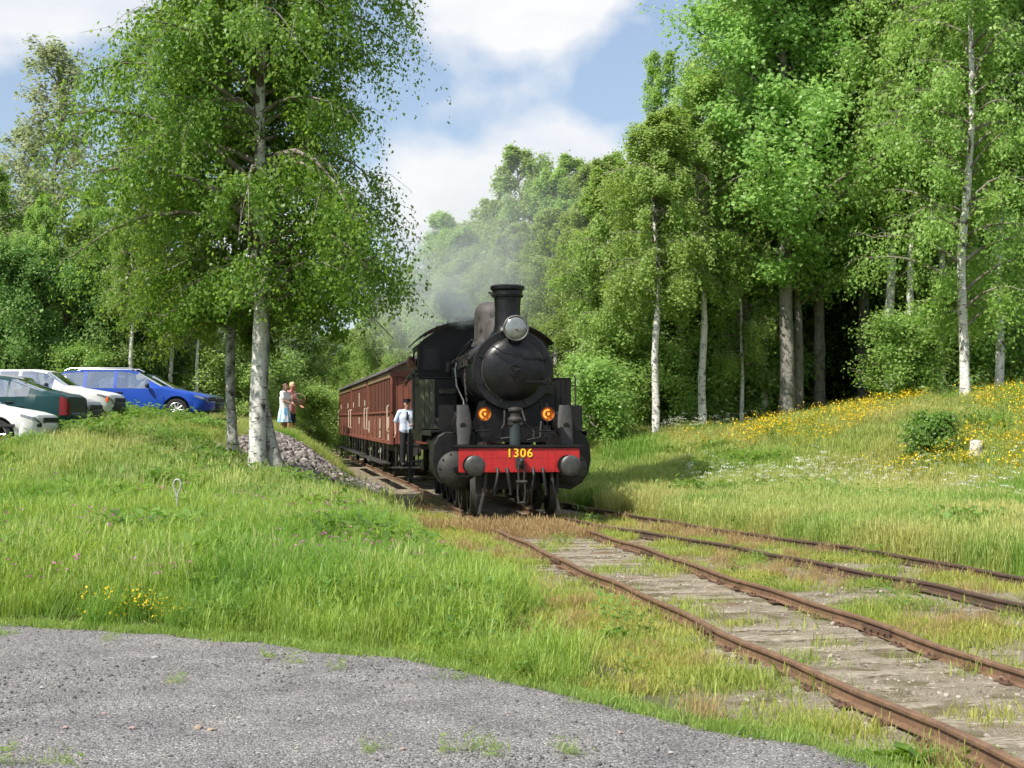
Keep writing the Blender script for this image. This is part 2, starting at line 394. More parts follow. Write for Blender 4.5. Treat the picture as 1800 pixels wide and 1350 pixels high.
# ------------------------------------------------------------------ gravel path in the foreground
def gravel_material():
    m = bpy.data.materials.new('grey_gravel'); t = nodes(m); N = t.nodes; L = t.links
    out = N.new('ShaderNodeOutputMaterial'); b = N.new('ShaderNodeBsdfPrincipled'); b.inputs['Roughness'].default_value = 0.9; b.inputs['Specular IOR Level'].default_value = 0.2
    L.new(b.outputs[0], out.inputs[0]); tc = N.new('ShaderNodeTexCoord')
    v = N.new('ShaderNodeTexVoronoi'); v.inputs['Scale'].default_value = 80; v.inputs['Randomness'].default_value = 1; L.new(tc.outputs['Object'], v.inputs['Vector'])
    sp = N.new('ShaderNodeSeparateColor'); L.new(v.outputs['Color'], sp.inputs[0])
    r = N.new('ShaderNodeValToRGB'); e = r.color_ramp.elements
    e[0].position = 0.0; e[0].color = (0.075, 0.073, 0.073, 1); e[1].position = 1.0; e[1].color = (0.50, 0.485, 0.475, 1)
    for p, c in ((0.35, (0.165, 0.16, 0.158)), (0.7, (0.245, 0.238, 0.236)), (0.93, (0.30, 0.285, 0.285))):
        q = e.new(p); q.color = (*c, 1)
    L.new(sp.outputs[0], r.inputs[0])
    n = N.new('ShaderNodeTexNoise'); n.inputs['Scale'].default_value = 1.7; n.inputs['Detail'].default_value = 7; L.new(tc.outputs['Object'], n.inputs['Vector'])
    r2 = N.new('ShaderNodeValToRGB'); r2.color_ramp.elements[0].position = 0.3; r2.color_ramp.elements[0].color = (0.86, 0.86, 0.87, 1); r2.color_ramp.elements[1].position = 0.7; r2.color_ramp.elements[1].color = (1.36, 1.32, 1.28, 1)
    L.new(n.outputs[0], r2.inputs[0])
    mu = N.new('ShaderNodeMixRGB'); mu.blend_type = 'MULTIPLY'; mu.inputs[0].default_value = 1; L.new(r.outputs[0], mu.inputs[1]); L.new(r2.outputs[0], mu.inputs[2])
    L.new(mu.outputs[0], b.inputs['Base Color'])
    bp = N.new('ShaderNodeBump'); bp.inputs['Strength'].default_value = 1; bp.inputs['Distance'].default_value = 0.013; bp.invert = True
    L.new(v.outputs['Distance'], bp.inputs['Height']); L.new(bp.outputs[0], b.inputs['Normal'])
    return m
def build_path():
    xs = np.concatenate([np.linspace(-40, -9, 40), np.arange(-9, 5.9, 0.12)]); fr = np.concatenate([[0, 0.002, 0.006], np.linspace(0.015, 1, 40)])
    Yf = path_edge(xs); X = np.repeat(xs[None], len(fr), 0); Y = Yf[None] + (-30 - Yf[None]) * fr[:, None]
    Z = PATH_Z + 0.03 * (fbm(X * 0.9, Y * 0.9) - 0.47) * np.minimum(1, fr * 80)[:, None]
    Z[0] -= 0.06; Z[1] -= 0.012
    V = np.stack([X, Y, Z], -1).reshape(-1, 3); nx = len(xs)
    i = (np.arange(len(fr) - 1)[:, None] * nx + np.arange(nx - 1)[None]).ravel()
    F = np.stack([i, i + nx, i + nx + 1, i + 1], 1)
    return tag(link('gravel_path', fast_mesh('gravel_path', V, F, gravel_material(), True)), 'grey crushed gravel path across the foreground', 'path', kind='structure')
path = build_path()

rock_mats = [pm('pale_stone', (0.5, 0.47, 0.43), 0.9, col2=(0.36, 0.33, 0.3), vs=12, bump=0.4), pm('buff_stone', (0.42, 0.33, 0.24), 0.9, col2=(0.3, 0.24, 0.19), vs=12, bump=0.4), pm('pink_stone', (0.42, 0.31, 0.28), 0.9, col2=(0.33, 0.25, 0.23), vs=12, bump=0.4), pm('grey_stone', (0.22, 0.21, 0.21), 0.9, col2=(0.14, 0.135, 0.14), vs=12, bump=0.4)]
def rock_mesh(seed, mat, flat=0.5):
    bm = bmesh.new(); bmesh.ops.create_icosphere(bm, subdivisions=2, radius=1); rr = random.Random(seed)
    pl = [(Vector((rr.gauss(0, 1), rr.gauss(0, 1), rr.gauss(0, 1))).normalized(), rr.uniform(0.55, 0.95)) for _ in range(9)]
    for v in bm.verts:
        for n, d in pl:
            q = v.co.dot(n)
            if q > d: v.co -= n * (q - d)
        v.co.z *= flat
    me = bpy.data.meshes.new('stone'); bm.to_mesh(me); bm.free(); me.materials.append(mat); return me
rocks = [rock_mesh(i, rock_mats[i % 4], 0.45 + 0.05 * (i % 3)) for i in range(8)]
for k, (px, py, wpx, ri) in enumerate([(272, 1157, 15, 0), (348, 1281, 24, 1), (372, 1285, 20, 5), (300, 1200, 13, 5), (233, 1282, 14, 2), (115, 1281, 14, 2), (522, 1317, 12, 0), (708, 1319, 12, 2), (74, 1210, 11, 0), (470, 1160, 10, 3), (183, 1256, 13, 6), (420, 1263, 10, 0), (377, 1243, 9, 4), (640, 1196, 8, 0), (890, 1255, 9, 1), (1180, 1325, 11, 0), (1090, 1290, 10, 2), (560, 1250, 9, 4), (300, 1330, 12, 7), (20, 1330, 13, 2)]):
    d = ray(px, py); kk = (PATH_Z - CAM_H) / d[2]
    o = link('stone', rocks[ri], None, path); o.location = (d[0] * kk, d[1] * kk, PATH_Z + 0.008)
    s = wpx / FPX * d[1] * kk * 0.55; o.scale = (s, s * 0.8, s * 0.8); o.rotation_euler = (0, 0, k * 1.7)

# ------------------------------------------------------------------ railway tracks
M_rail = pm('rusty_rail_steel', (0.23, 0.135, 0.075), 0.8, 0.05, col2=(0.15, 0.085, 0.05), vs=6, bump=0.25, bs=60, dirt=(0.085, 0.05, 0.032), dirt_amt=0.7, stretch=(1, 1, 1))
M_rail2 = pm('dark_rusty_rail', (0.115, 0.065, 0.045), 0.7, 0.15, col2=(0.075, 0.05, 0.04), vs=6, bump=0.3, bs=60, dirt=(0.16, 0.10, 0.06), dirt_amt=0.5)
M_sleep = pm('weathered_sleeper_wood', (0.45, 0.39, 0.315), 0.95, col2=(0.22, 0.185, 0.14), vs=5, bump=0.9, bs=9, spec=0.1, dirt=(0.10, 0.092, 0.038), dirt_amt=0.95, stretch=(1.6, 6, 6))
M_iron = pm('rusty_iron', (0.14, 0.075, 0.045), 0.8, 0.1, col2=(0.09, 0.055, 0.04), vs=14, bump=0.3)
RAILP = [(-0.062, -0.140), (0.062, -0.140), (0.062, -0.130), (0.012, -0.114), (0.010, -0.045), (0.034, -0.034), (0.035, -0.008), (0.029, -0.001), (0, 0.0), (-0.029, -0.001), (-0.035, -0.008), (-0.034, -0.034), (-0.010, -0.045), (-0.012, -0.114), (-0.062, -0.130)]
RAILP = [(x * 0.84, z * 0.80) for x, z in RAILP]      # light old rail
def rail(name, parent, side, y0, y1, offf, mat):
    ys = np.arange(y0, y1 + 0.01, 0.6); rings = []
    for Y in ys:
        c = float(xc(Y) + offf(Y)); g = (float(xc(Y + .3) + offf(Y + .3)) - float(xc(Y - .3) + offf(Y - .3))) / 0.6
        n = Vector((1, -g, 0)).normalized(); base = Vector((c, Y, 0)) + n * side
        wob = 0.012 * math.sin(Y * 0.9 + side) + 0.01 * math.sin(Y * 2.3 + 1.3 * side)
        base += n * wob * 0.7 + Vector((0, 0, wob * 0.7 - 0.0))
        rings.append([base + n * x + Vector((0, 0, z)) for x, z in RAILP])
    m = MB(); m.loft(rings); return m.build(name, mat, parent, smooth=25)
main_track = empty('railway_track', (0, 0, 0), 0, 'rusty main line with weathered sleepers running under the locomotive', 'railway track')
side_track = empty('railway_track', (0, 0, 0), 0, 'dark rusty siding half lost in weeds right of the main line', 'railway track')
zero = lambda Y: 0.0
for s in (-1, 1):
    rail('rail', main_track, s * 0.7525, -8, 80, zero, M_rail)
rail('rail', side_track, 0.7525, -8, 46, lambda Y: float(d2(Y)), M_rail2)
rail('rail', side_track, -0.7525, -8, 30.4, lambda Y: float(d2(Y)), M_rail2)
# sleepers: a handful of weathered meshes, shared
def sleeper_mesh(seed):
    rr = random.Random(seed); bm = bmesh.new(); nx, ny = 14, 4; Ls, Ws = 2.6, 0.25
    ring = []
    top = [[None] * (ny + 1) for _ in range(nx + 1)]
    for i in range(nx + 1):
        for j in range(ny + 1):
            x = -Ls / 2 + Ls * i / nx; y = -Ws / 2 + Ws * j / ny
            ed = (i in (0, nx)) or (j in (0, ny))
            crack = -0.012 if j == (2 if seed % 2 else 1) and rr.random() < 0.7 else 0
            top[i][j] = bm.verts.new((x + rr.uniform(-.02, .02), y + rr.uniform(-.008, .008), rr.uniform(-.006, .006) + crack - (0.018 * rr.random() if ed else 0)))
    bot = [[bm.verts.new((v.co.x * 1.005, v.co.y * 1.03, -0.14)) if (i in (0, nx) or j in (0, ny)) else None for j, v in enumerate(row)] for i, row in enumerate(top)]
    for i in range(nx):
        for j in range(ny): bm.faces.new((top[i][j], top[i + 1][j], top[i + 1][j + 1], top[i][j + 1]))
        bm.faces.new((bot[i][0], bot[i + 1][0], top[i + 1][0], top[i][0])); bm.faces.new((top[i][ny], top[i + 1][ny], bot[i + 1][ny], bot[i][ny]))
    for j in range(ny):
        bm.faces.new((top[0][j], top[0][j + 1], bot[0][j + 1], bot[0][j])); bm.faces.new((bot[nx][j], bot[nx][j + 1], top[nx][j + 1], top[nx][j]))
    me = bpy.data.meshes.new('sleeper'); bm.to_mesh(me); bm.free(); me.materials.append(M_sleep); return me
sleep = [sleeper_mesh(i) for i in range(6)]
plate = MB(); plate.box((0, 0, 0), (0.26, 0.17, 0.014))
for sx in (-1, 1):
    for sy in (-1, 1): plate.cyl((sx * 0.09, sy * 0.05, 0), (sx * 0.09, sy * 0.05, 0.03), 0.014, n=6)
plate = plate.mesh('tie_plate', M_iron)
rnd = random.Random(3); Y = 5.0; k = 0
while Y < 48:
    g = float(heading(Y)); o = link('sleeper', sleep[rnd.randrange(6)], None, main_track)
    X = float(xc(Y)) + rnd.uniform(-.05, .05)
    o.location = (X, Y, -0.113 + rnd.uniform(-.012, .010)); o.rotation_euler = (0, rnd.uniform(-.010, .010), -math.atan(g) + rnd.uniform(-.035, .035))
    o.scale = (rnd.uniform(.97, 1.02), rnd.uniform(.9, 1.1), 1)
    if Y < 30:
        for s in (-1, 1):
            p = link('tie_plate', plate, None, main_track); p.location = (float(xc(Y)) + s * 0.7525, Y - s * 0.7525 * g, -0.108); p.rotation_euler.z = o.rotation_euler.z
    Y += 0.63 + rnd.uniform(-.03, .03); k += 1
Y = 6.0
while Y < 33:
    dd = float(d2(Y)); o = link('sleeper', sleep[rnd.randrange(6)], None, side_track); gg = float((xc(Y + .5) + d2(Y + .5)) - (xc(Y - .5) + d2(Y - .5)))
    o.location = (float(xc(Y)) + dd + (0.5 if 22 < Y else 0.0), Y, -0.130 + rnd.uniform(-.008, .004)); o.rotation_euler = (0, 0, -math.atan(gg)); 
    Y += 0.66 + rnd.uniform(-.05, .05)
for px, py, s in ((1640, 1125, 0.7525), (1300, 1115, -0.7525), (1180, 983, 0.7525), (1010, 993, -0.7525)):
    p = ground_at(px, py); Y = p.y; g = float(heading(Y)); d = Vector((g, 1, 0)).normalized(); n = Vector((1, -g, 0)).normalized()
    for sd in (-1, 1):
        c = Vector((float(xc(Y)), Y, -0.062)) + n * (s + sd * 0.022); m = MB(); m.prism([c - d * 0.3 + Vector((0, 0, -.027)), c + d * 0.3 + Vector((0, 0, -.027)), c + d * 0.3 + Vector((0, 0, .027)), c - d * 0.3 + Vector((0, 0, .027))], n * 0.014 * sd)
        for q in (-.22, -.08, .08, .22): m.cyl(c + d * q, c + d * q + n * 0.035 * sd, 0.016, n=6)
        m.build('fishplate', M_iron, main_track)

# ------------------------------------------------------------------ trees
M_birch = bark_mat('birch_bark', (0.80, 0.77, 0.72), (0.045, 0.038, 0.032), 0.6)
M_birch_old = bark_mat('rough_birch_bark', (0.55, 0.53, 0.49), (0.05, 0.042, 0.036), 1.25)
M_aspen = bark_mat('aspen_bark', (0.30, 0.285, 0.25), (0.10, 0.09, 0.075), 0.7)
M_twig = pm('twig_bark', (0.11, 0.075, 0.05), 0.85, col2=(0.2, 0.17, 0.14), vs=3)
M_limb = pm('pale_limb_bark', (0.30, 0.27, 0.23), 0.85, col2=(0.12, 0.09, 0.07), vs=3)
L_hero = leaf_mat('birch_leaves', (0.10, 0.18, 0.026), (0.25, 0.345, 0.07), 0.55, 0.42)
L_birch = leaf_mat('far_birch_leaves', (0.19, 0.29, 0.065), (0.38, 0.49, 0.15), 0.5, 0.45)
L_aspen = leaf_mat('aspen_leaves', (0.18, 0.30, 0.07), (0.37, 0.50, 0.15), 0.5, 0.4)
L_dark = leaf_mat('alder_leaves', (0.125, 0.225, 0.06), (0.27, 0.39, 0.12), 0.5, 0.45)
L_grey = leaf_mat('grey_birch_leaves', (0.22, 0.26, 0.13), (0.38, 0.42, 0.24), 0.5, 0.5)

def leaf_mesh(name, P, size, rng, mat, hang=0.5, aspect=0.78):
    n = len(P)
    # leaf blades face outwards and upwards on the whole, as leaves do
    ctr = P.mean(0); o = P - ctr; o[:, 2] *= 0.3; o /= np.linalg.norm(o, axis=1)[:, None] + 1e-6
    c = o * 0.75 + np.array([0, 0, 0.45]) + rng.normal(size=(n, 3)) * 0.55; c /= np.linalg.norm(c, axis=1)[:, None]
    a = rng.normal(size=(n, 3)); a[:, 2] -= hang * 1.6; a -= (a * c).sum(1)[:, None] * c
    a /= np.linalg.norm(a, axis=1)[:, None]; b = np.cross(c, a)
    s = size * rng.uniform(0.5, 1.5, n)[:, None]
    V = np.stack([P, P + a * s * 0.45 + b * s * aspect * 0.5 + c * s * 0.07, P + a * s, P + a * s * 0.45 - b * s * aspect * 0.5 + c * s * 0.07], 1).reshape(-1, 3)
    F = np.arange(4 * n).reshape(n, 4)
    me = fast_mesh(name, V, F, mat)
    v = me.attributes.new('var', 'FLOAT', 'FACE'); v.data.foreach_set('value', rng.random(n).astype(np.float32))
    return me

def make_tree(seed, H, r0, t0, crownR, nb, nt_, nl, leaf, lmat, bark, lean=(0, 0), asc=0.55, droop=0.5, hang=0.5, wob=0.12, spread=0.16, prof='birch', top=1.0, limbmat=None, flare=1.35, strand=0.0, keep=None):
    """returns (trunk mesh, branch mesh, crown mesh), origin at the foot"""
    rng = np.random.default_rng(seed)
    def axis(t):
        t = np.asarray(t, float)
        x = lean[0] * t**1.2 * H + wob * np.sin(t * 5 + seed) * t + 0.4 * wob * np.sin(t * 13 + seed * 2) * np.minimum(1, t * 4)
        y = lean[1] * t * H + wob * np.cos(t * 4.2 + seed * 1.7) * t
        return np.stack([x, y, t * H], -1)
    ts = np.linspace(-0.02, 1, 34); pts = axis(np.maximum(ts, 0)); pts[0, 2] = -0.25
    rad = r0 * np.clip(1 - ts, 0.02, 1) ** 0.8 * (1 + (flare - 1) * np.exp(-np.maximum(ts, 0) * H / 0.35))
    tr = MB(); rings = []
    for p, r in zip(pts, rad):
        j = np.arange(12) * 2 * math.pi / 12; q = r * (1 + 0.07 * np.sin(j * 3 + p[2] * 2.0 + seed) + 0.05 * rng.normal(size=12))
        rings.append([Vector((p[0] + q[i] * math.cos(j[i]), p[1] + q[i] * math.sin(j[i]), p[2])) for i in range(12)])
    tr.loft(rings)
    trunk = tr.mesh('trunk', bark, smooth=80)
    # branches
    bt = t0 + (1 - t0) * (np.arange(nb) + rng.random(nb)) / nb
    bt = np.clip(bt, t0, 0.985); az = np.arange(nb) * 2.399 + rng.normal(size=nb) * 0.5
    q = (bt - t0) / (1 - t0)
    if prof == 'birch': pr = np.interp(q, [0, 0.12, 0.35, 0.6, 0.85, 1], [0.62, 0.9, 1.0, 0.82, 0.5, 0.16])
    elif prof == 'hero': pr = np.interp(q, [0, 0.08, 0.3, 0.6, 0.85, 1], [0.8, 1.0, 0.95, 0.85, 0.5, 0.16])
    elif prof == 'column': pr = np.interp(q, [0, 0.15, 0.5, 0.8, 1], [0.7, 1.0, 0.95, 0.7, 0.22])
    else: pr = np.interp(q, [0, 0.3, 0.7, 1], [0.9, 1.0, 0.8, 0.35])
    L = crownR * pr * rng.uniform(0.6, 1.12, nb) * (0.62 + 0.75 * vnoise(np.mod(az, 6.283) * 1.1 + seed * 3.7, q * 6.0 + seed))
    D0 = np.cos(az); L = np.where((D0 > 0) & (prof == 'hero'), np.minimum(L, 2.75 / np.maximum(D0, .2)), L)
    B = axis(bt); D = np.stack([np.cos(az), np.sin(az), np.zeros(nb)], 1)
    asc_b = asc * rng.uniform(0.6, 1.4, nb) * (1 + 0.6 * q); dr_b = droop * rng.uniform(0.7, 1.3, nb)
    def bpos(i, k):
        return B[i] + D[i] * (L[i] * k)[:, None] + np.stack([0 * k, 0 * k, L[i] * (asc_b[i] * k - dr_b[i] * k * k)], 1)
    ks = np.linspace(0, 1, 6); br = MB()
    for i in range(nb):
        pp = bpos(np.full(6, i), ks); rr = max(0.012, min(0.5 * r0, 0.02 * L[i] + 0.010)) * (1 - 0.85 * ks)
        br.tube([Vector(p) for p in pp], list(rr), 5, False)
    # twigs
    ti = np.repeat(np.arange(nb), nt_); n2 = len(ti); tk = rng.uniform(0.12, 1.0, n2) ** 0.75
    S = bpos(ti, tk); ta = az[ti] + rng.normal(size=n2) * 0.95; tl = np.minimum(L[ti], crownR) * rng.uniform(0.16, 0.42, n2)
    TD = np.stack([np.cos(ta), np.sin(ta), rng.normal(size=n2) * 0.35 + 0.15], 1)
    for i in rng.choice(n2, min(n2, 900), False):
        e = S[i] + TD[i] * tl[i]; e[2] -= droop * tl[i] * 0.8
        mid = S[i] + TD[i] * tl[i] * 0.55; mid[2] -= droop * tl[i] * 0.2
        br.tube([Vector(S[i]), Vector(mid), Vector(e)], [0.008, 0.006, 0.003], 3, False)
    branches = br.mesh('branches', limbmat or M_limb, smooth=80)
    cnt = rng.poisson(nl, n2) + 1; li = np.repeat(np.arange(n2), cnt); n3 = len(li); lk = rng.random(n3)
    P = S[li] + TD[li] * (tl[li] * lk)[:, None]; P[:, 2] -= droop * tl[li] * lk * lk * (0.8 + hang * rng.random(n3) * 1.6)
    P += rng.normal(size=(n3, 3)) * np.array([spread, spread, spread * 1.15])
    if strand > 0: P[:, 2] -= strand * np.minimum(1, L[ti[li]] / crownR + .2) * rng.random(n3) ** 1.3 * rng.uniform(0.3, 1.0, n2)[li]
    if keep is not None: P = P[keep(P)]
    crown = leaf_mesh('crown', P, leaf, rng, lmat, hang)
    return trunk, branches, crown

def plant_tree(meshes, name, loc, rz=0, sc=(1, 1, 1), label=None, group=None, cat='tree'):
    o = empty(name, loc, rz, label, cat, group); o.scale = sc
    for nm, me in zip(('trunk', 'branches', 'crown'), meshes): link(nm, me, None, o)
    return o

# the two birches by the tracks (one with a twin stem)
hb = ground_at(452, 856); hb2 = ground_at(409, 830)
hero = make_tree(12, 16.5, 0.178, 0.215, 3.55, 120, 22, 78, 0.074, L_hero, M_birch, lean=(0.004, 0.0), asc=0.62, droop=0.72, hang=1.1, wob=0.12, spread=0.075, strand=0.75, prof='hero', flare=1.5, keep=lambda P: (P[:, 2] > 3.35 + 1.5 * (fbm(P[:, 0] * 1.1 + 5, P[:, 1] * 1.1) - .45) + 0.25 * np.maximum(0, P[:, 0] - 1.6)) & ~((np.abs(P[:, 0] - .05) < .25) & (P[:, 1] < .1) & (fbm(P[:, 2] * 0.9, 2.2) > .47)), limbmat=M_limb)
hero_o = plant_tree(hero, 'birch_tree', hb, 0.0, (1, 1, 1), 'big white-trunked birch with hanging foliage left of the train', 'tree')
stem = MB(); g2 = Vector((0.46, 0.22, -0.2))
stem.tube([g2, g2 + Vector((-0.08, 0, 0.6)), g2 + Vector((-0.24, .02, 1.2)), g2 + Vector((-.42, 0.08, 2.0)), g2 + Vector((-.38, .15, 3.2)), g2 + Vector((-.42, .5, 5.0)), g2 + Vector((-.5, 0.9, 7.0)), g2 + Vector((-.6, 1.2, 9.0))], [0.19, 0.15, 0.14, 0.13, 0.11, 0.09, 0.06, 0.02], 12)
stem.build('trunk', M_birch_old, hero_o, smooth=80)
hero2 = make_tree(23, 11.0, 0.125, 0.27, 2.7, 66, 18, 66, 0.074, L_hero, M_birch_old, lean=(-0.012, 0.01), asc=0.6, droop=0.6, hang=0.7, wob=0.16, spread=0.09, strand=0.7)
plant_tree(hero2, 'birch_tree', hb2, 1.1, (1, 1, 1), 'slim grey-barked birch just left of the big white birch', 'tree')

FRONT = lambda P: ~((np.abs(P[:, 0]) < .30) & (P[:, 1] < .15) & (P[:, 2] < 10.5) & (fbm(P[:, 2] * 0.5, 7.7) > .36))      # the trunk shows through the thin front of the crown
VB = [make_tree(31 + i, 14.0, 0.15, (0.26, 0.42, 0.40)[i], 2.35, 76, 15, 44, 0.098, L_birch, M_birch, keep=FRONT, asc=0.75, droop=0.65, hang=0.9, wob=0.2, spread=0.085, strand=1.1, lean=((-0.01, 0), (0.02, 0), (0.0, 0))[i]) for i in range(3)]
VA = [make_tree(51 + i, 18.0, 0.20, 0.22, 3.2, 110, 15, 52, 0.105, L_aspen, M_aspen, asc=0.7, droop=0.25, hang=0.25, wob=0.15, spread=0.17, prof='column') for i in range(2)]
VS = make_tree(61, 15.0, 0.14, 0.16, 1.9, 64, 10, 18, 0.13, L_grey, M_birch, asc=1.1, droop=0.45, hang=0.8, wob=0.2, spread=0.12, strand=0.8, prof='column')
VR = make_tree(67, 17.5, 0.15, 0.13, 2.7, 80, 14, 46, 0.095, L_birch, M_birch, keep=FRONT, asc=0.7, droop=0.6, hang=0.8, wob=0.25, spread=0.10, strand=1.0, lean=(0.01, 0))
VD = [make_tree(71 + i, 7.0, 0.12, 0.06, 2.1, 58, 13, 48, 0.11, L_dark, M_twig, asc=0.8, droop=0.3, hang=0.3, wob=0.2, spread=0.22, prof='round') for i in range(2)]
VH = [make_tree(81 + i, 3.2, 0.05, 0.02, 1.5, 44, 11, 36, 0.09, (L_aspen, L_birch)[i], M_twig, asc=0.8, droop=0.3, hang=0.3, wob=0.2, spread=0.17, prof='round') for i in range(2)]

def pt(meshes, H0, name, px, Y, H, label, group=None, rz=0.0, wide=1.0, cat='tree'):
    p = on_ground(px, Y); s = H / H0
    return plant_tree(meshes, name, (p.x, p.y, p.z - 0.05), rz, (s * wide, s * wide, s), label, group, cat)
# right-hand forest edge
pt(VB[0], 14, 'birch_tree', 1073, 50, 8.8, 'thin birch nearest the locomotive at the forest edge', rz=0.1, wide=1.15)
pt(VB[1], 14, 'birch_tree', 1150, 47, 10.2, 'bright white birch trunk, second from the locomotive at the forest edge', rz=0.1, wide=1.2)
pt(VB[2], 14, 'birch_tree', 1235, 48.5, 11.5, 'birch with forked side limbs, third from the locomotive at the forest edge', rz=-0.15, wide=1.1)
pt(VB[0], 14, 'birch_tree', 1303, 49.5, 8.0, 'very thin young birch between the forked birch and the thick aspen', rz=1.0, wide=0.9)
pt(VA[0], 18, 'aspen_tree', 1383, 49, 19.5, 'thick grey aspen with a tall bright crown, leftmost of the aspens', rz=0.3, wide=1.2)
pt(VA[1], 18, 'aspen_tree', 1404, 50.2, 17.0, 'second stem close against the thick leftmost aspen', rz=2.9, wide=0.9)
pt(VA[1], 18, 'aspen_tree', 1441, 51.5, 19.0, 'straight grey aspen trunk just right of the double-stemmed aspen', rz=1.4)
pt(VA[0], 18, 'aspen_tree', 1517, 52.5, 19.0, 'grey aspen in shade right of the dark gap in the forest', rz=4.1)
pt(VA[1], 18, 'aspen_tree', 1325, 53.5, 15.5, 'aspen whose bright crown fills the edge left of the thick aspen', rz=5.1, wide=1.1)
pt(VB[2], 14, 'birch_tree', 1566, 48.5, 16.0, 'leafy birch between the shaded aspen and the tall white birch at right', rz=0.15)
pt(VR, 17.5, 'birch_tree', 1697, 43.5, 17.5, 'tall slender white birch on the flowery bank at far right', rz=0.2)
pt(VB[1], 14, 'birch_tree', 1835, 46.5, 16.5, 'birch at the right edge of the picture behind the bank', rz=3.6, wide=1.1)
pt(VB[0], 14, 'birch_tree', 1620, 55, 16.0, 'birch behind the tall white birch at right', rz=3.0, wide=1.1)
for k, (px, Yd, H, v, lab) in enumerate([(1108, 53, 9.0, 1, 'slender white trunk between the first two birches of the forest edge'), (1196, 52, 10.5, 2, 'slender white trunk between the bright white birch and the forked birch'), (1270, 54, 11.5, 1, 'slender white trunk just right of the forked birch'), (1345, 50.5, 12.0, 2, 'slender pale trunk just left of the thick aspen'), (1600, 47.5, 14.0, 1, 'slender white trunk right of the shaded aspen'), (1655, 49, 14.5, 2, 'slender white trunk left of the tall slender birch on the bank'), (1755, 46, 15.0, 1, 'slender white trunk right of the tall slender birch on the bank')]):
    pt(VB[v], 14, 'birch_tree', px, Yd, H, lab, rz=0.1 * (k % 3), wide=0.85)
for k, (px, Yd, H, v, lab) in enumerate([(228, 58, 9.0, 1, 'pale trunk standing behind the roof of the blue estate'), (300, 60, 9.5, 2, 'pale trunk behind the front of the blue estate'), (345, 59, 8.0, 1, 'pale trunk left of the slim grey-barked birch'), (140, 60, 8.0, 2, 'pale trunk behind the white hatchback'), (68, 59, 8.5, 1, 'pale trunk behind the far left cars')]):
    pt(VB[v], 14, 'birch_tree', px, Yd, H, lab, rz=0.1 * k, wide=0.95)
pt(VR, 17.5, 'birch_tree', 1172, 54, 13.6, 'tall airy birch top rising alone above the forest edge left of the aspens', rz=4.0, wide=0.85)
# trees behind the train
for k, (px, Yd, H, v, lab) in enumerate([
    (926, 82, 15.6, 0, 'tallest birch of the wood behind the locomotive chimney'),
    (862, 84, 12.9, 1, 'birch left of the tallest one behind the steam dome'),
    (778, 86, 12.9, 2, 'narrow-topped birch above the locomotive cab'),
    (985, 78, 13.4, 1, 'birch right of the tallest one behind the chimney'),
    (1055, 72, 13.0, 2, 'rounded birch behind the thin birch at the forest edge'),
    (1020, 96, 17.5, 0, 'pointed tree top showing above the wood right of the chimney'),
    (725, 88, 10.6, 0, 'birch showing between the big birch and the smoke'),
    (668, 92, 9.6, 1, 'birch above the carriage roofs'),
    (615, 96, 7.6, 2, 'low birch above the end of the train'),
    (820, 74, 10.5, 2, 'birch half veiled by the engine smoke'),
    (900, 70, 9.8, 1, 'bushy birch directly behind the chimney top'),
    (975, 64, 9.6, 0, 'bushy birch right of the headlamp'),
    (1030, 58, 8.8, 1, 'bushy birch beside the right tank of the locomotive')]):
    pt(VB[v], 14, 'birch_tree', px, Yd, H, lab, rz=k * 1.3, wide=1.25)
# left-hand background
for k, (px, Yd, H, me, H0, wd, lab) in enumerate([
    (90, 62, 15.2, VS, 15, 1.25, 'tall sparse grey birch at the upper left'),
    (48, 66, 12.5, VS, 15, 1.3, 'sparse grey birch left of the tallest sparse one'),
    (-8, 60, 9.8, VB[0], 14, 1.1, 'birch cut by the left edge of the picture'),
    (165, 62, 9.2, VB[2], 14, 1.3, 'dull green birch below the tall sparse birch'),
    (20, 58, 6.0, VD[0], 7, 0.95, 'dark green alder behind the parked cars at far left'),
    (110, 59, 5.4, VD[1], 7, 0.95, 'dark green alder below the sparse birches'),
    (195, 60, 6.2, VD[0], 7, 0.95, 'dark green alder behind the blue car'),
    (250, 64, 7.6, VB[1], 14, 1.4, 'light green birch behind the blue car'),
    (318, 63, 6.8, VB[0], 14, 1.4, 'birch behind the bonnet of the blue car'),
    (375, 66, 7.0, VB[2], 14, 1.4, 'birch seen behind the slim grey-barked trunk'),
    (440, 74, 8.0, VB[1], 14, 1.3, 'birch behind the big white trunk'),
    (505, 84, 6.9, VD[1], 7, 1.0, 'dark rounded tree behind the two standing people'),
    (573, 92, 7.2, VB[0], 14, 1.4, 'birch beyond the rear of the train'),
    (278, 62, 5.6, VD[1], 7, 0.95, 'low dark alder right of the blue car windscreen')]):
    pt(me, H0, 'birch_tree' if me not in VD else 'alder_tree', px, Yd, H, lab, rz=k * 0.9 + 0.3, wide=wd)
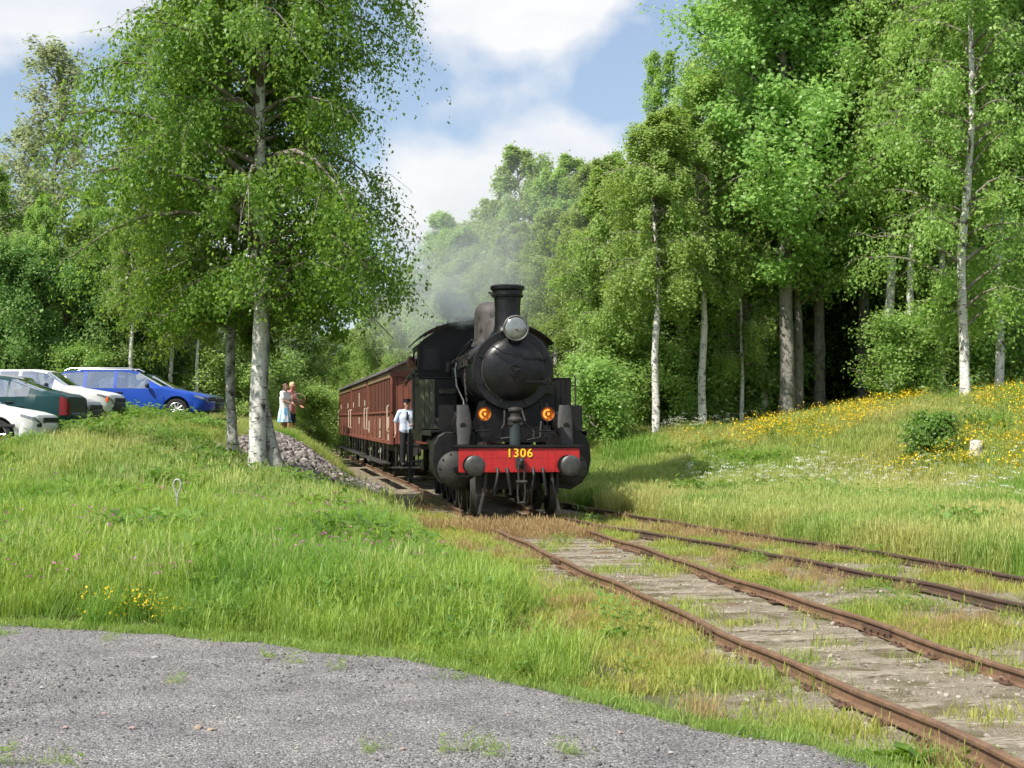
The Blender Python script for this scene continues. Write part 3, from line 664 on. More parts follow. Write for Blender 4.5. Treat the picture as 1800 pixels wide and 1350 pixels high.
# shrubs under the forest edge
shr = [(1045, 47, 2.6, 0, 'bright green shrub touching the right side of the locomotive'), (1092, 50, 3.0, 1, 'shrub between the two birches nearest the locomotive'), (1120, 52, 3.2, 0, 'shrub just left of the bright white birch trunk'),
    (1190, 50.5, 2.7, 0, 'low shrub between the bright white birch and the forked birch'), (1265, 51, 3.0, 1, 'shrub right of the forked birch'), (1330, 51.5, 3.0, 0, 'shrub left of the thick aspen foot'), (1590, 47, 2.6, 0, 'leafy shrub right of the shaded aspen on top of the bank'),
    (1640, 50, 3.6, 1, 'shrub left of the tall slender white birch'), (1740, 50, 3.4, 0, 'shrub right of the tall slender white birch'), (1800, 52, 3.4, 1, 'shrub at the right edge above the bank'), (1160, 55, 4.6, 1, 'tall shrub behind the bright white birch trunk'),
    (1215, 56, 4.8, 0, 'tall shrub behind the forked birch'), (1290, 55, 4.6, 1, 'tall shrub behind the very thin young birch'), (1350, 57, 4.4, 0, 'tall shrub in the shade behind the thick aspen'), (1478, 58, 3.4, 1, 'shrub in the dark gap between the aspens'), (1240, 52.5, 3.0, 0, 'shrub close behind the foot of the forked birch')]
for k, (px, Yd, H, v, lab) in enumerate(shr):
    pt(VH[v], 3.2, 'shrub', px, Yd, H, lab, 'forest edge undergrowth', rz=k * 1.9, wide=1.2, cat='shrub')
for k, (px, Yd, H, v, lab) in enumerate([(410, 60, 2.7, 1, 'shrub between the two birch trunks by the bank'), (455, 66, 3.0, 0, 'shrub directly behind the big white trunk'), (545, 72, 2.6, 1, 'shrub right of the two standing people'),
        (600, 80, 3.0, 0, 'shrub at the tail of the last carriage'),(150, 58, 2.4, 0, 'shrub behind the rear of the blue estate')]):
    pt(VH[v], 3.2, 'shrub', px, Yd, H, lab, 'thicket behind the car park', rz=k * 1.3, wide=1.3, cat='shrub')
# the rounded bush on the bank
bp_ = ground_at(1638, 818)
M_bushl = leaf_mat('bank_bush_leaves', (0.13, 0.24, 0.045), (0.26, 0.38, 0.10), 0.5)
bush = make_tree(91, 0.85, 0.02, 0.03, 0.55, 44, 9, 14, 0.065, M_bushl, M_twig, asc=0.9, droop=0.4, hang=0.5, wob=0.03, spread=0.05, prof='round')
plant_tree(bush, 'bush', bp_, 0, (1.15, 1.0, 1.2), 'rounded green bush on the flowery bank', None, 'bush')

# ------------------------------------------------------------------ scattering (geometry nodes, for uncountable stuff)
def variants_collection(name, meshes):
    c = bpy.data.collections.new(name)
    for i, me in enumerate(meshes):
        o = bpy.data.objects.new('%s_%02d' % (name, i), me); c.objects.link(o)
    return c
def scatter(name, P, rot, scl, vi, tint, meshes, label, cat):
    me = bpy.data.meshes.new(name); n = len(P); me.vertices.add(n); me.vertices.foreach_set('co', np.asarray(P, np.float32).ravel())
    def attr(nm, ty, arr, key):
        a = me.attributes.new(nm, ty, 'POINT'); a.data.foreach_set(key, np.ascontiguousarray(arr).ravel())
    attr('rot', 'FLOAT_VECTOR', np.asarray(rot, np.float32), 'vector'); attr('scl', 'FLOAT', np.asarray(scl, np.float32), 'value'); attr('vi', 'INT', np.asarray(vi, np.int32), 'value')
    attr('tint', 'FLOAT_COLOR', np.concatenate([np.asarray(tint, np.float32), np.ones((n, 1), np.float32)], 1), 'color')
    o = link(name, me); g = bpy.data.node_groups.new(name, 'GeometryNodeTree')
    g.interface.new_socket('Geometry', in_out='INPUT', socket_type='NodeSocketGeometry'); g.interface.new_socket('Geometry', in_out='OUTPUT', socket_type='NodeSocketGeometry')
    N = g.nodes; L = g.links; gi = N.new('NodeGroupInput'); go = N.new('NodeGroupOutput')
    ip = N.new('GeometryNodeInstanceOnPoints'); ci = N.new('GeometryNodeCollectionInfo'); ci.inputs['Collection'].default_value = variants_collection(name, meshes)
    ci.inputs['Separate Children'].default_value = True; ci.inputs['Reset Children'].default_value = True
    L.new(gi.outputs[0], ip.inputs['Points']); L.new(ci.outputs[0], ip.inputs['Instance']); ip.inputs['Pick Instance'].default_value = True
    def na(nm, ty):
        a = N.new('GeometryNodeInputNamedAttribute'); a.data_type = ty; a.inputs['Name'].default_value = nm
        return [s for s in a.outputs if s.enabled and s.name == 'Attribute'][0]
    L.new(na('rot', 'FLOAT_VECTOR'), ip.inputs['Rotation']); L.new(na('scl', 'FLOAT'), ip.inputs['Scale']); L.new(na('vi', 'INT'), ip.inputs['Instance Index'])
    L.new(ip.outputs[0], go.inputs[0])
    md = o.modifiers.new('scatter', 'NODES'); md.node_group = g
    return tag(o, label, cat, kind='stuff')

# far wood behind the trees one can tell apart
def join_tree(meshes):
    bm = bmesh.new()
    me = bpy.data.meshes.new('wood_tree'); mats = []
    V = []; F3 = []; idx = []; base = 0
    for m in meshes:
        nv = len(m.vertices); a = np.empty(nv * 3, np.float32); m.vertices.foreach_get('co', a); a = a.reshape(-1, 3)
        m.calc_loop_triangles(); f = np.empty(len(m.loop_triangles) * 3, np.int32); m.loop_triangles.foreach_get('vertices', f)
        V.append(a); F3.append(f.reshape(-1, 3) + base); idx += [len(mats)] * len(F3[-1]); mats.append(m.materials[0]); base += nv
    bm.free()
    me = fast_mesh('wood_tree', np.concatenate(V), np.concatenate(F3))
    for m in mats: me.materials.append(m)
    me.polygons.foreach_set('material_index', np.array(idx, np.int32))
    a = me.attributes.new('var', 'FLOAT', 'FACE'); a.data.foreach_set('value', np.repeat(np.random.default_rng(1).random(len(idx) // 2 + 1), 2)[:len(idx)].astype(np.float32))
    return me
wood_meshes = [join_tree((VB[0][0], VB[0][2])), join_tree((VB[1][0], VB[1][2])), join_tree((VD[0][0], VD[0][2])), join_tree((VD[1][0], VD[1][2]))]
rng = np.random.default_rng(77); WP = []; WS = []; WV = []
def wood(n, x0, x1, y0, y1, h0, h1, vs=(0, 1, 2, 3), shrubby=0.35):
    for _ in range(n):
        Yq = rng.uniform(y0, y1); Xq = rng.uniform(x0, x1) * Yq / 100.0
        v = rng.choice(vs); H = rng.uniform(h0, h1)
        if v >= 2: H *= shrubby * 1.6
        WP.append((Xq, Yq, float(zt(Xq, Yq)) - 0.1)); WS.append(H / (14.0 if v < 2 else 7.0)); WV.append(v)
wood(60, 7, 44, 56, 78, 12, 15)
wood(44, 5, 60, 78, 120, 13, 18)
wood(30, -4, 8, 92, 125, 9, 13.5)
wood(36, -14, -5, 104, 150, 7, 10.5)
wood(26, -46, -17, 70, 95, 6.5, 8.5)
wood(22, -48, -30, 66, 95, 8, 11)
wood(30, -75, -36, 50, 90, 9, 13)
wood(30, 40, 85, 45, 90, 12, 16)
WP = np.array(WP); n = len(WP)
scatter('far_wood', WP, np.stack([np.zeros(n), np.zeros(n), rng.random(n) * 6.28], 1), WS, WV, np.ones((n, 3)), wood_meshes, 'mass of woodland behind the trees on both sides of the line', 'woodland')

# ------------------------------------------------------------------ grass, weeds, flowers
G_lush = leaf_mat('lush_grass', (0.15, 0.27, 0.045), (0.36, 0.47, 0.13), 0.45, 0.5, True)
G_pale = leaf_mat('seeding_grass', (0.22, 0.31, 0.07), (0.46, 0.51, 0.20), 0.4, 0.55, True)
G_dry = leaf_mat('dry_grass', (0.30, 0.22, 0.10), (0.46, 0.36, 0.18), 0.3, 0.6, True)
G_weed = leaf_mat('weed_leaves', (0.11, 0.22, 0.04), (0.24, 0.37, 0.09), 0.4, 0.45, True)
F_yel = leaf_mat('yellow_petals', (0.62, 0.42, 0.015), (0.78, 0.60, 0.03), 0.25, 0.5, True)
F_wht = leaf_mat('white_umbels', (0.55, 0.58, 0.48), (0.78, 0.78, 0.72), 0.3, 0.6, True)
F_pnk = leaf_mat('pink_clover', (0.42, 0.16, 0.28), (0.55, 0.25, 0.36), 0.25, 0.6, True)

def blades(n, r, h0, h1, w, bend, rng, seedhead=0.0, P=None):
    a = rng.random(n) * 6.283; q = r * np.sqrt(rng.random(n))
    B = np.stack([q * np.cos(a), q * np.sin(a), np.full(n, -0.03)], 1) if P is None else P
    h = rng.uniform(h0, h1, n); d = rng.random(n) * 6.283; D = np.stack([np.cos(d), np.sin(d), 0 * d], 1); S = np.stack([-np.sin(d), np.cos(d), 0 * d], 1)
    bd = bend * h * rng.uniform(0.2, 1.3, n); ww = w * rng.uniform(0.6, 1.3, n)[:, None]
    M1 = B + D * (bd * 0.25)[:, None]; M1[:, 2] += h * 0.5; M2 = B + D * (bd * 0.62)[:, None]; M2[:, 2] += h * 0.83
    T = B + D * bd[:, None]; T[:, 2] += h * (1 - 0.25 * rng.random(n) * bend)
    V = np.stack([B - S * ww * .5, B + S * ww * .5, M1 + S * ww * .5, M1 - S * ww * .5, M2 + S * ww * .36, M2 - S * ww * .36, T + S * ww * .04, T - S * ww * .04], 1).reshape(-1, 3)
    i = np.arange(n)[:, None] * 8
    F = np.concatenate([i + np.array([[0, 1, 2, 3]]), i + np.array([[3, 2, 4, 5]]), i + np.array([[5, 4, 6, 7]])], 1).reshape(-1, 4)
    var = np.repeat(rng.random(n), 3)
    if seedhead > 0:
        k = int(n * seedhead); ix = rng.choice(n, k, False); tp = T[ix]; e = 0.05 + 0.05 * rng.random(k)
        o = len(V); dn = np.array([0, 0, -1.0]); sw = S[ix] * 0.006
        V2 = np.stack([tp + np.array([0, 0, .02]), tp + sw * 1.2 + dn * e[:, None] * .4, tp + dn * e[:, None], tp - sw * 1.2 + dn * e[:, None] * .4], 1).reshape(-1, 3)
        V = np.concatenate([V, V2]); F = np.concatenate([F, o + np.arange(4 * k).reshape(k, 4)]); var = np.concatenate([var, np.full(k, 1.25)])
    return V, F, var
def bmesh_(name, VFv, mat):
    me = fast_mesh(name, VFv[0], VFv[1], mat); a = me.attributes.new('var', 'FLOAT', 'FACE'); a.data.foreach_set('value', VFv[2].astype(np.float32)); return me
def leafy(n, r, h, size, rng, stems=5):
    """broad-leaved weed clump: leaves on short stems"""
    P = rng.normal(size=(n, 3)) * np.array([r, r, 0]); P[:, 2] = h * rng.random(n) ** 0.8
    d = rng.random(n) * 6.283; el = rng.uniform(0.0, 0.9, n)
    a = np.stack([np.cos(d) * np.cos(el), np.sin(d) * np.cos(el), np.sin(el)], 1); b = np.stack([-np.sin(d), np.cos(d), 0 * d], 1)
    s = size * rng.uniform(.6, 1.3, n)[:, None]; drop = np.array([0, 0, -.22])
    V = np.stack([P, P + a * s * .5 + b * s * .24, P + a * s + drop * s, P + a * s * .5 - b * s * .24], 1).reshape(-1, 3)
    return V, np.arange(4 * n).reshape(n, 4), rng.random(n)
def flowers(n, r, h0, h1, size, rng, flat=1.0, cluster=1, cs=0.05):
    a = rng.random(n) * 6.283; q = r * np.sqrt(rng.random(n)); h = rng.uniform(h0, h1, n)
    P = np.stack([q * np.cos(a), q * np.sin(a), h], 1)
    P = np.repeat(P, cluster, 0)
    if cluster > 1: P = P + rng.normal(size=P.shape) * np.array([cs, cs, cs * 0.18])
    m = len(P); d = rng.random(m) * 6.283; tl = rng.normal(size=(m, 2)) * 0.45
    u = np.stack([np.cos(d), np.sin(d), tl[:, 0]], 1); w = np.stack([-np.sin(d), np.cos(d), tl[:, 1]], 1); s = size * rng.uniform(.7, 1.3, m)[:, None]
    V = np.stack([P - u * s * .5, P + w * s * .5, P + u * s * .5, P - w * s * .5], 1).reshape(-1, 3)
    return V, np.arange(4 * m).reshape(m, 4), rng.random(m)

gr = np.random.default_rng(9)
V_lush = [bmesh_('lush', blades(120, 0.25, 0.10, 0.52, 0.0078, 0.6, gr, 0.10), G_lush) for _ in range(7)]
V_pale = [bmesh_('pale', blades(130, 0.30, 0.22, 0.55, 0.0075, 0.45, gr, 0.28), G_pale) for _ in range(7)]
V_far = [bmesh_('farg', blades(150, 0.40, 0.18, 0.50, 0.013, 0.5, gr, 0.15), G_pale) for _ in range(5)]
V_bank = [bmesh_('bankg', blades(130, 0.32, 0.18, 0.46, 0.010, 0.55, gr, 0.10), G_lush) for _ in range(5)] + [bmesh_('bankp', blades(110, 0.30, 0.25, 0.62, 0.008, 0.45, gr, 0.4), G_pale) for _ in range(2)]
V_tall = [bmesh_('tallg', blades(26, 0.22, 0.35, 0.72, 0.007, 0.35, gr, 0.9), G_pale) for _ in range(4)]
V_short = [bmesh_('short', blades(60, 0.22, 0.03, 0.13, 0.006, 0.7, gr, 0.05), G_lush) for _ in range(5)]
V_dry = [bmesh_('dry', blades(80, 0.22, 0.10, 0.34, 0.006, 0.5, gr, 0.4), G_dry) for _ in range(5)]
V_weed = [bmesh_('weed', leafy(60, 0.10, 0.22, 0.075, gr), G_weed) for _ in range(5)]
V_yel = [bmesh_('yelf', flowers(20, 0.30, 0.36, 0.60, 0.040, gr), F_yel) for _ in range(4)]
V_wht = [bmesh_('whtf', flowers(5, 0.36, 0.34, 0.70, 0.024, gr, cluster=14, cs=0.045), F_wht) for _ in range(4)]
V_pnk = [bmesh_('pnkf', flowers(5, 0.28, 0.36, 0.56, 0.020, gr, cluster=7, cs=0.010), F_pnk) for _ in range(4)]

def pts(n, x0, x1, y0, y1, dens=None, margin=1.22):
    """random points in a wedge x0..x1 (X/Y at frame scale) by y0..y1, thinned by dens(X,Y) in 0..1"""
    Yq = np.sqrt(gr.uniform(y0**2, y1**2, n)); Xq = gr.uniform(x0, x1, n) * Yq
    if dens is not None:
        k = gr.random(n) < dens(Xq, Yq); Xq, Yq = Xq[k], Yq[k]
    return Xq, Yq
def put(name, Xq, Yq, meshes, scl, tint, label, cat, tilt=0.12, zo=0.0):
    n = len(Xq); P = np.stack([Xq, Yq, zt(Xq, Yq) + zo], 1)
    rot = np.stack([gr.normal(size=n) * tilt, gr.normal(size=n) * tilt, gr.random(n) * 6.283], 1)
    s = scl(Xq, Yq) * gr.uniform(0.75, 1.3, n); T = tint(Xq, Yq) * gr.uniform(0.88, 1.12, (n, 1))
    return scatter(name, P, rot, s, gr.integers(0, len(meshes), n), T, meshes, label, cat)
one = lambda X, Y: np.ones(len(X))
def rubble_mask(X, Y):
    u = -uoff(X, Y)
    return sst(1.5, 2.1, u) * sst(6.4, 5.2, u + 1.8 * (fbm(X * .8, Y * .8) - .5)) * sst(33.8, 36.0, Y + 2 * (fbm(X * .6, Y * .6) - .5)) * sst(49, 46, Y)
edge = lambda X, Y: sst(0.02, 0.35, Y - path_edge(X))
def lushd(X, Y):
    u = uoff(X, Y); w = 2.15 + 1.5 * (fbm(X * 0.7, Y * 0.7) - 0.47) + 0.5 * sst(12, 8, Y)
    near = sst(w, w + 0.6, -u - 0.35 * sst(15, 9, Y))
    return near * edge(X, Y) * (1 - rubble_mask(X, Y)) * (0.72 + 0.5 * fbm(X * 1.1, Y * 1.1))
def lush_tint(X, Y):
    n_ = len(X); f = sst(0.36, 0.56, fbm(X * 1.0 + 4, Y * 0.7 + 2)); g = sst(22, 34, Y) * sst(0.35, 0.55, fbm(X * .5 + 9, Y * .5))
    a = np.array([0.72, 0.90, 0.68]); b = np.array([1.12, 1.10, 1.0]); c = np.array([1.2, 1.02, 1.1])
    T = a * (1 - f[:, None]) + b * f[:, None]
    return T * (1 - g[:, None]) + c * g[:, None]
def lush_s(X, Y):
    return (0.55 + 0.45 * sst(0.0, 1.6, Y - path_edge(X))) * (0.75 + 0.55 * fbm(X * .8 + 3, Y * .8)) * (0.75 + 0.25 * sst(1.6, 3.5, -uoff(X, Y)))
X_, Y_ = pts(9500, -0.42, 0.24, 8.2, 24, lushd)
put('meadow_grass', X_, Y_, V_lush, lush_s, lush_tint, 'lush green meadow grass between the gravel path and the birches', 'grass')
X_, Y_ = pts(13000, -0.42, 0.05, 24, 58, lushd)
put('bank_grass', X_, Y_, V_lush + V_bank, lambda X, Y: (0.95 * lush_s(X, Y) + 0.1) * (1 - 0.35 * sst(26, 34, Y)), lush_tint, 'tall grass on the bank in front of the parked cars', 'grass')
X_, Y_ = pts(2600, -0.42, 0.2, 9.5, 34, lambda X, Y: lushd(X, Y) * sst(.3, .9, Y - path_edge(X)) * sst(.40, .6, fbm(X * .8 + 61, Y * .8)))
put('tall_grass_stalks', X_, Y_, V_tall, lambda X, Y: 0.85 * one(X, Y), lambda X, Y: np.ones((len(X), 3)), 'tall pale flowering grass stalks standing above the meadow', 'grass')
# right-hand field
def fieldd(X, Y):
    u = uoff(X, Y); w = d2(Y) + 1.15 + 0.7 * (fbm(X * .6, Y * .6) - .5)
    return sst(w, w + 0.5, u) * (0.8 + 0.3 * fbm(X, Y))
def field_tint(X, Y):
    f = sst(0.38, 0.60, fbm(X * 0.35 + 14, Y * 0.25 + 2)); g = sst(.5, .66, fbm(X * .5 + 33, Y * .5 + 7))
    a = np.array([1.0, 1.05, 0.9]); b = np.array([1.25, 1.1, 1.1]); c = np.array([0.62, 0.85, 0.5])
    T = a * (1 - f[:, None]) + b * f[:, None]; return T * (1 - g[:, None]) + c * g[:, None]
X_, Y_ = pts(8500, 0.0, 0.42, 15, 34, fieldd)
put('field_grass', X_, Y_, V_pale, lambda X, Y: 0.75 + 0.3 * fbm(X * .5, Y * .5), field_tint, 'pale seeding grass in the field right of the siding', 'grass')
X_, Y_ = pts(12500, -0.03, 0.43, 34, 62, fieldd)
put('mound_grass', X_, Y_, V_far + V_pale[:2], lambda X, Y: 0.72 + 0.4 * fbm(X * .5, Y * .5), field_tint, 'tall grass on the flowery bank below the forest edge', 'grass')
# sparse growth in and beside the tracks
def trackd(X, Y):
    u = uoff(X, Y); n_ = fbm(X * 1.7 + 5, Y * 1.7); a = np.abs(u) < 0.95; gap = ((u > 1.0) & (u < d2(Y) - 0.9)); side = (u < -0.9); sd = np.abs(u - d2(Y)) < 0.9
    return np.where(a, sst(.56, .70, n_) * .35, np.where(side, 0.08 + sst(.38, .56, n_) * .75, np.where(gap | sd, sst(.42, .62, n_) * .75, sst(.40, .55, n_)))) * (u > -3.6) * (u < d2(Y) + 1.9) * edge(X, Y)
def track_tint(X, Y):
    f = sst(.4, .6, fbm(X * .9 + 8, Y * .9)); a = np.array([1.15, 1.0, .95]); b = np.array([1.5, 1.1, 1.2]); return a * (1 - f[:, None]) + b * f[:, None]
X_, Y_ = pts(24000, -0.12, 0.42, 8.0, 31, trackd)
put('track_weeds', X_, Y_, V_short, lambda X, Y: 0.75 + 0.5 * fbm(X, Y), track_tint, 'short sparse grass between and beside the rails', 'grass')
def dryd(X, Y):
    u = uoff(X, Y); return np.clip(sst(.48, .62, fbm(X * 1.1 + 3, Y * 1.1)) * .45 * (np.abs(u) > .85) + 0.9 * sst(1.6, .4, np.abs(Y - 26.3 + 0.4 * u)) * (u > -2.6) * (u < 0.75), 0, 1) * (u > -3) * (u < d2(Y) + 1.4) * edge(X, Y)
X_, Y_ = pts(9500, -0.12, 0.42, 8.5, 40, dryd)
put('dry_grass', X_, Y_, V_dry, lambda X, Y: 0.32 + 0.35 * fbm(X, Y) + 0.35 * sst(1.6, .5, np.abs(Y - 26.3)), lambda X, Y: np.ones((len(X), 1)) * np.array([[1, .95, .9]]), 'tufts of dry straw-coloured grass beside the rails', 'grass')
# broad-leaved weeds
def weedd(X, Y):
    return np.clip(lushd(X, Y) * sst(.43, .56, fbm(X * .9 + 21, Y * .9)) + .4 * trackd(X, Y) * sst(.55, .66, fbm(X * 1.3 + 2, Y * 1.3)) + fieldd(X, Y) * sst(.56, .66, fbm(X * .5 + 41, Y * .5)), 0, 1)
X_, Y_ = pts(13000, -0.42, 0.42, 8.5, 44, weedd)
put('broadleaf_weeds', X_, Y_, V_weed, lambda X, Y: (0.95 + 1.5 * fbm(X * .7, Y * .7) * sst(0.2, 2.0, Y - path_edge(X))) * (0.5 + 0.5 * sst(2.2, 3.4, np.maximum(-uoff(X, Y), uoff(X, Y) - d2(Y) + 1.2))), lambda X, Y: (0.62 + 0.7 * fbm(X * 1.7 + 3, Y * 1.7))[:, None] * np.array([[.95, 1, .95]]), 'broad-leaved weeds scattered through the grass', 'weeds')
# flowers
def yeld(X, Y):
    band = 0.05 + sst(0.48, 0.56, fbm(X * 0.42 + 3.3, Y * 0.33 + 1.1)); foot = 37.0 - 7.0 * sst(4, 12, X)
    return band * sst(foot + 2.0, foot + 5, Y) * sst(4.5, 7.5, X) * sst(53, 50, Y)
X_, Y_ = pts(4800, 0.06, 0.42, 32, 54, yeld)
put('yellow_flowers', X_, Y_, V_yel, lambda X, Y: 0.95 * one(X, Y), lambda X, Y: np.ones((len(X), 3)), 'drifts of yellow flowers on the grassy bank', 'flowers', zo=0.02)
def whtd(X, Y):
    foot = 37.0 - 7.0 * sst(4, 12, X); return 0.62 * sst(.36, .62, fbm(X * 1.3 + 7, Y * 1.0 + 5)) * sst(foot - 5.5, foot - 0.5, Y) * sst(foot + 6, foot + 2.0, Y) * sst(3.5, 6, X) + 0.8 * sst(47, 48, Y) * sst(50.5, 49.5, Y) * sst(8, 7, X) * sst(.4, .5, fbm(X, Y))
X_, Y_ = pts(3400, 0.02, 0.42, 26, 51, whtd)
put('white_flowers', X_, Y_, V_wht, lambda X, Y: 0.95 * one(X, Y), lambda X, Y: np.ones((len(X), 3)), 'white cow parsley umbels at the foot of the bank', 'flowers')
X_, Y_ = pts(700, -0.36, 0.12, 11, 24, lambda X, Y: lushd(X, Y) * sst(.45, .6, fbm(X * .8 + 51, Y * .8)))
put('clover_flowers', X_, Y_, V_pnk, lambda X, Y: one(X, Y), lambda X, Y: np.ones((len(X), 3)), 'pink clover heads in the foreground meadow', 'flowers')
# the yellow patch at the path's edge and a few in the meadow
ye = [ground_at(px, py) for px, py in ((215, 1095), (235, 1092), (255, 1098), (275, 1095), (292, 1100), (308, 1102), (225, 1082), (262, 1088), (180, 1096), (480, 890), (488, 885))]
Xy = np.array([p.x for p in ye for _ in range(2)]) + gr.normal(size=22) * .05; Yy = np.array([p.y + 0.12 for p in ye for _ in range(2)]) + gr.normal(size=22) * .05
V_yel2 = [bmesh_('yelf2', flowers(22, 0.16, 0.08, 0.24, 0.020, gr), F_yel) for _ in range(3)]
put('trefoil_flowers', Xy, Yy, V_yel2, lambda X, Y: one(X, Y), lambda X, Y: np.ones((len(X), 3)), 'low patch of yellow flowers at the edge of the gravel path', 'flowers')
# pebbles on the track bed and the rubble slope
def pebble(seed, mat):
    me = rock_mesh(seed, mat, 0.7); return me
M_peb = leaf_mat('ballast_stones', (0.13, 0.11, 0.09), (0.42, 0.37, 0.31), 0.0, 0.9, True, 0.1)
pebs = []
for i in range(5):
    me = rock_mesh(100 + i, M_peb, 0.7); a = me.attributes.new('var', 'FLOAT', 'FACE'); a.data.foreach_set('value', np.full(len(me.polygons), (i + .5) / 5, np.float32)); pebs.append(me)
X_, Y_ = pts(24000, -0.10, 0.42, 8, 30, lambda X, Y: (np.abs(uoff(X, Y) - 1.3) < 3.0) * edge(X, Y) * sst(.35, .6, fbm(X * 2, Y * 2)))
put('ballast_stones', X_, Y_, pebs, lambda X, Y: 0.010 + 0.016 * gr.random(len(X)) ** 3, lambda X, Y: np.ones((len(X), 3)), 'loose pale ballast stones strewn between the rails', 'ballast', 0.5)
X_, Y_ = pts(24000, -0.21, -0.03, 33.0, 50, rubble_mask)
put('rubble_slope', X_, Y_, pebs, lambda X, Y: 0.035 + 0.075 * gr.random(len(X)) ** 3, lambda X, Y: np.ones((len(X), 1)) * np.array([[.85, .86, .95]]), 'grey stone rubble slope between the birches and the carriages', 'rubble', 0.6)
X_, Y_ = pts(14000, -0.42, 0.28, 6.5, 16, lambda X, Y: (Y < path_edge(X) - .05) * 1.0)
n_ = len(X_); scatter('gravel_chips', np.stack([X_, Y_, np.full(n_, PATH_Z)], 1), gr.random((n_, 3)) * 6, 0.006 + 0.012 * gr.random(n_) ** 3, gr.integers(0, 5, n_), np.ones((n_, 1)) * np.array([[.66, .72, .85]]), pebs, 'loose chips lying on the grey gravel path', 'gravel')
# small weeds growing in the path
wp = []
for px, py in ((185, 1125), (800, 1195), (470, 1155), (520, 1165), (860, 1325), (780, 1322), (1040, 1235), (590, 1178), (640, 1322), (8, 1115), (20, 1345), (90, 1345), (310, 1200), (1010, 1325), (850, 1318), (10, 1320)):
    d = ray(px, py); kk = (PATH_Z - CAM_H) / d[2]; wp += [(d[0] * kk + gr.normal() * .04, d[1] * kk + gr.normal() * .03) for _ in range(4)]
wp = np.array(wp); n_ = len(wp); scatter('path_weeds', np.stack([wp[:, 0], wp[:, 1], np.full(n_, PATH_Z)], 1), gr.normal(size=(n_, 3)), gr.uniform(.25, .6, n_), gr.integers(0, 5, n_), np.ones((n_, 3)), V_short, 'small tufts of weed growing through the gravel path', 'weeds')
xe = gr.uniform(-6.5, 2.2, 900); ye_ = path_edge(xe) - np.abs(gr.normal(size=900)) * .10 + .06; scatter('edge_tufts', np.stack([xe, ye_, np.full(900, PATH_Z - .01)], 1), np.stack([gr.normal(size=900) * .2, gr.normal(size=900) * .2, gr.random(900) * 6], 1), gr.uniform(.3, .8, 900), gr.integers(0, 5, 900), np.ones((900, 3)), V_short, 'low tufts creeping over the edge of the gravel path', 'grass')
# individual leafy plants at the corner of the path
def dock(px, py, w, label, seed):
    d = ray(px, py); kk = (-0.1 - CAM_H) / d[2]; p = Vector((d[0] * kk, d[1] * kk, float(zt(d[0] * kk, d[1] * kk)))); r_ = np.random.default_rng(seed); n = 46; m = MB()
    o = empty('dock_plant', p, 0, label, 'plant')
    V = []; F = []; var = []
    for i in range(n):
        a = r_.random() * 6.283; l = w * r_.uniform(.45, .9); el = r_.uniform(.25, 1.35); b = Vector((r_.normal() * w * .22, r_.normal() * w * .14, 0)); dr = Vector((math.cos(a), math.sin(a), 0)); sd = Vector((-math.sin(a), math.cos(a), 0)); o0 = len(V); K = 5
        for k in range(K + 1):
            t = k / K; c = b + dr * (l * t * math.cos(el) + l * .35 * t * t) + Vector((0, 0, l * math.sin(el) * t - l * .42 * t * t)); ww = l * .17 * math.sin(math.pi * min(.97, .12 + .85 * t)) * (1.25 if k % 2 else .8)
            V += [c - sd * ww + Vector((0, 0, ww * .4)), c + Vector((0, 0, 0)), c + sd * ww + Vector((0, 0, ww * .4))]
        for k in range(K):
            q = o0 + 3 * k; F += [(q, q + 1, q + 4, q + 3), (q + 1, q + 2, q + 5, q + 4)]; var += [r_.random()] * 2
    me = fast_mesh('leaves', np.array([tuple(v) for v in V]), np.array(F), M_dock, True); at_ = me.attributes.new('var', 'FLOAT', 'FACE'); at_.data.foreach_set('value', np.array(var, np.float32))
    link('leaves', me, None, o); return o
M_dock = leaf_mat('dock_leaves', (0.08, 0.17, 0.02), (0.17, 0.28, 0.045), 0.4, 0.4)
dock(1600, 1340, 0.26, 'broad leafy green plant where the gravel path meets the rail', 1)
dock(1738, 1330, 0.20, 'smaller leafy green plant against the near rail at lower right', 2)
dock(1395, 1170, 0.12, 'small bright green plant growing over the near rail', 3)
dock(1085, 1120, 0.24, 'leafy green clump at the meadow edge beside the sleepers', 5)

# ------------------------------------------------------------------ steam locomotive (local: x right, y backwards, z up, buffer beam face at y = 0)
M_blk = pm('locomotive_black', (0.004, 0.004, 0.005), 0.40, 0.0, col2=(0.008, 0.0075, 0.0075), vs=2.5, bump=0.10, bs=25, spec=0.35, dirt=(0.026, 0.022, 0.019), dirt_amt=0.6)
M_smk = pm('smokebox_black', (0.004, 0.004, 0.006), 0.32, 0.0, col2=(0.007, 0.007, 0.008), vs=2, bump=0.14, bs=14, spec=0.4, dirt=(0.022, 0.019, 0.017), dirt_amt=0.6)
M_grim = pm('sooty_steel', (0.022, 0.02, 0.018), 0.6, 0.2, col2=(0.045, 0.04, 0.035), vs=5, bump=0.2, bs=30, dirt=(0.10, 0.085, 0.07), dirt_amt=0.5)
M_dome = pm('dusty_dome_paint', (0.075, 0.066, 0.062), 0.6, 0.0, col2=(0.045, 0.041, 0.040), vs=2.2, bump=0.05, dirt=(0.11, 0.095, 0.085), dirt_amt=0.5)
M_red = pm('buffer_beam_red', (0.52, 0.022, 0.022), 0.42, 0.0, col2=(0.42, 0.016, 0.018), vs=3, bump=0.05, dirt=(0.20, 0.02, 0.018), dirt_amt=0.5)
M_grn = pm('sunlit_green_paint', (0.135, 0.145, 0.085), 0.7, 0.0, col2=(0.085, 0.092, 0.06), vs=2.5, bump=0.2, bs=12, dirt=(0.045, 0.045, 0.035), dirt_amt=0.8, stretch=(1, 1, .35))  # sunlight on the left planks is mixed into this pale green
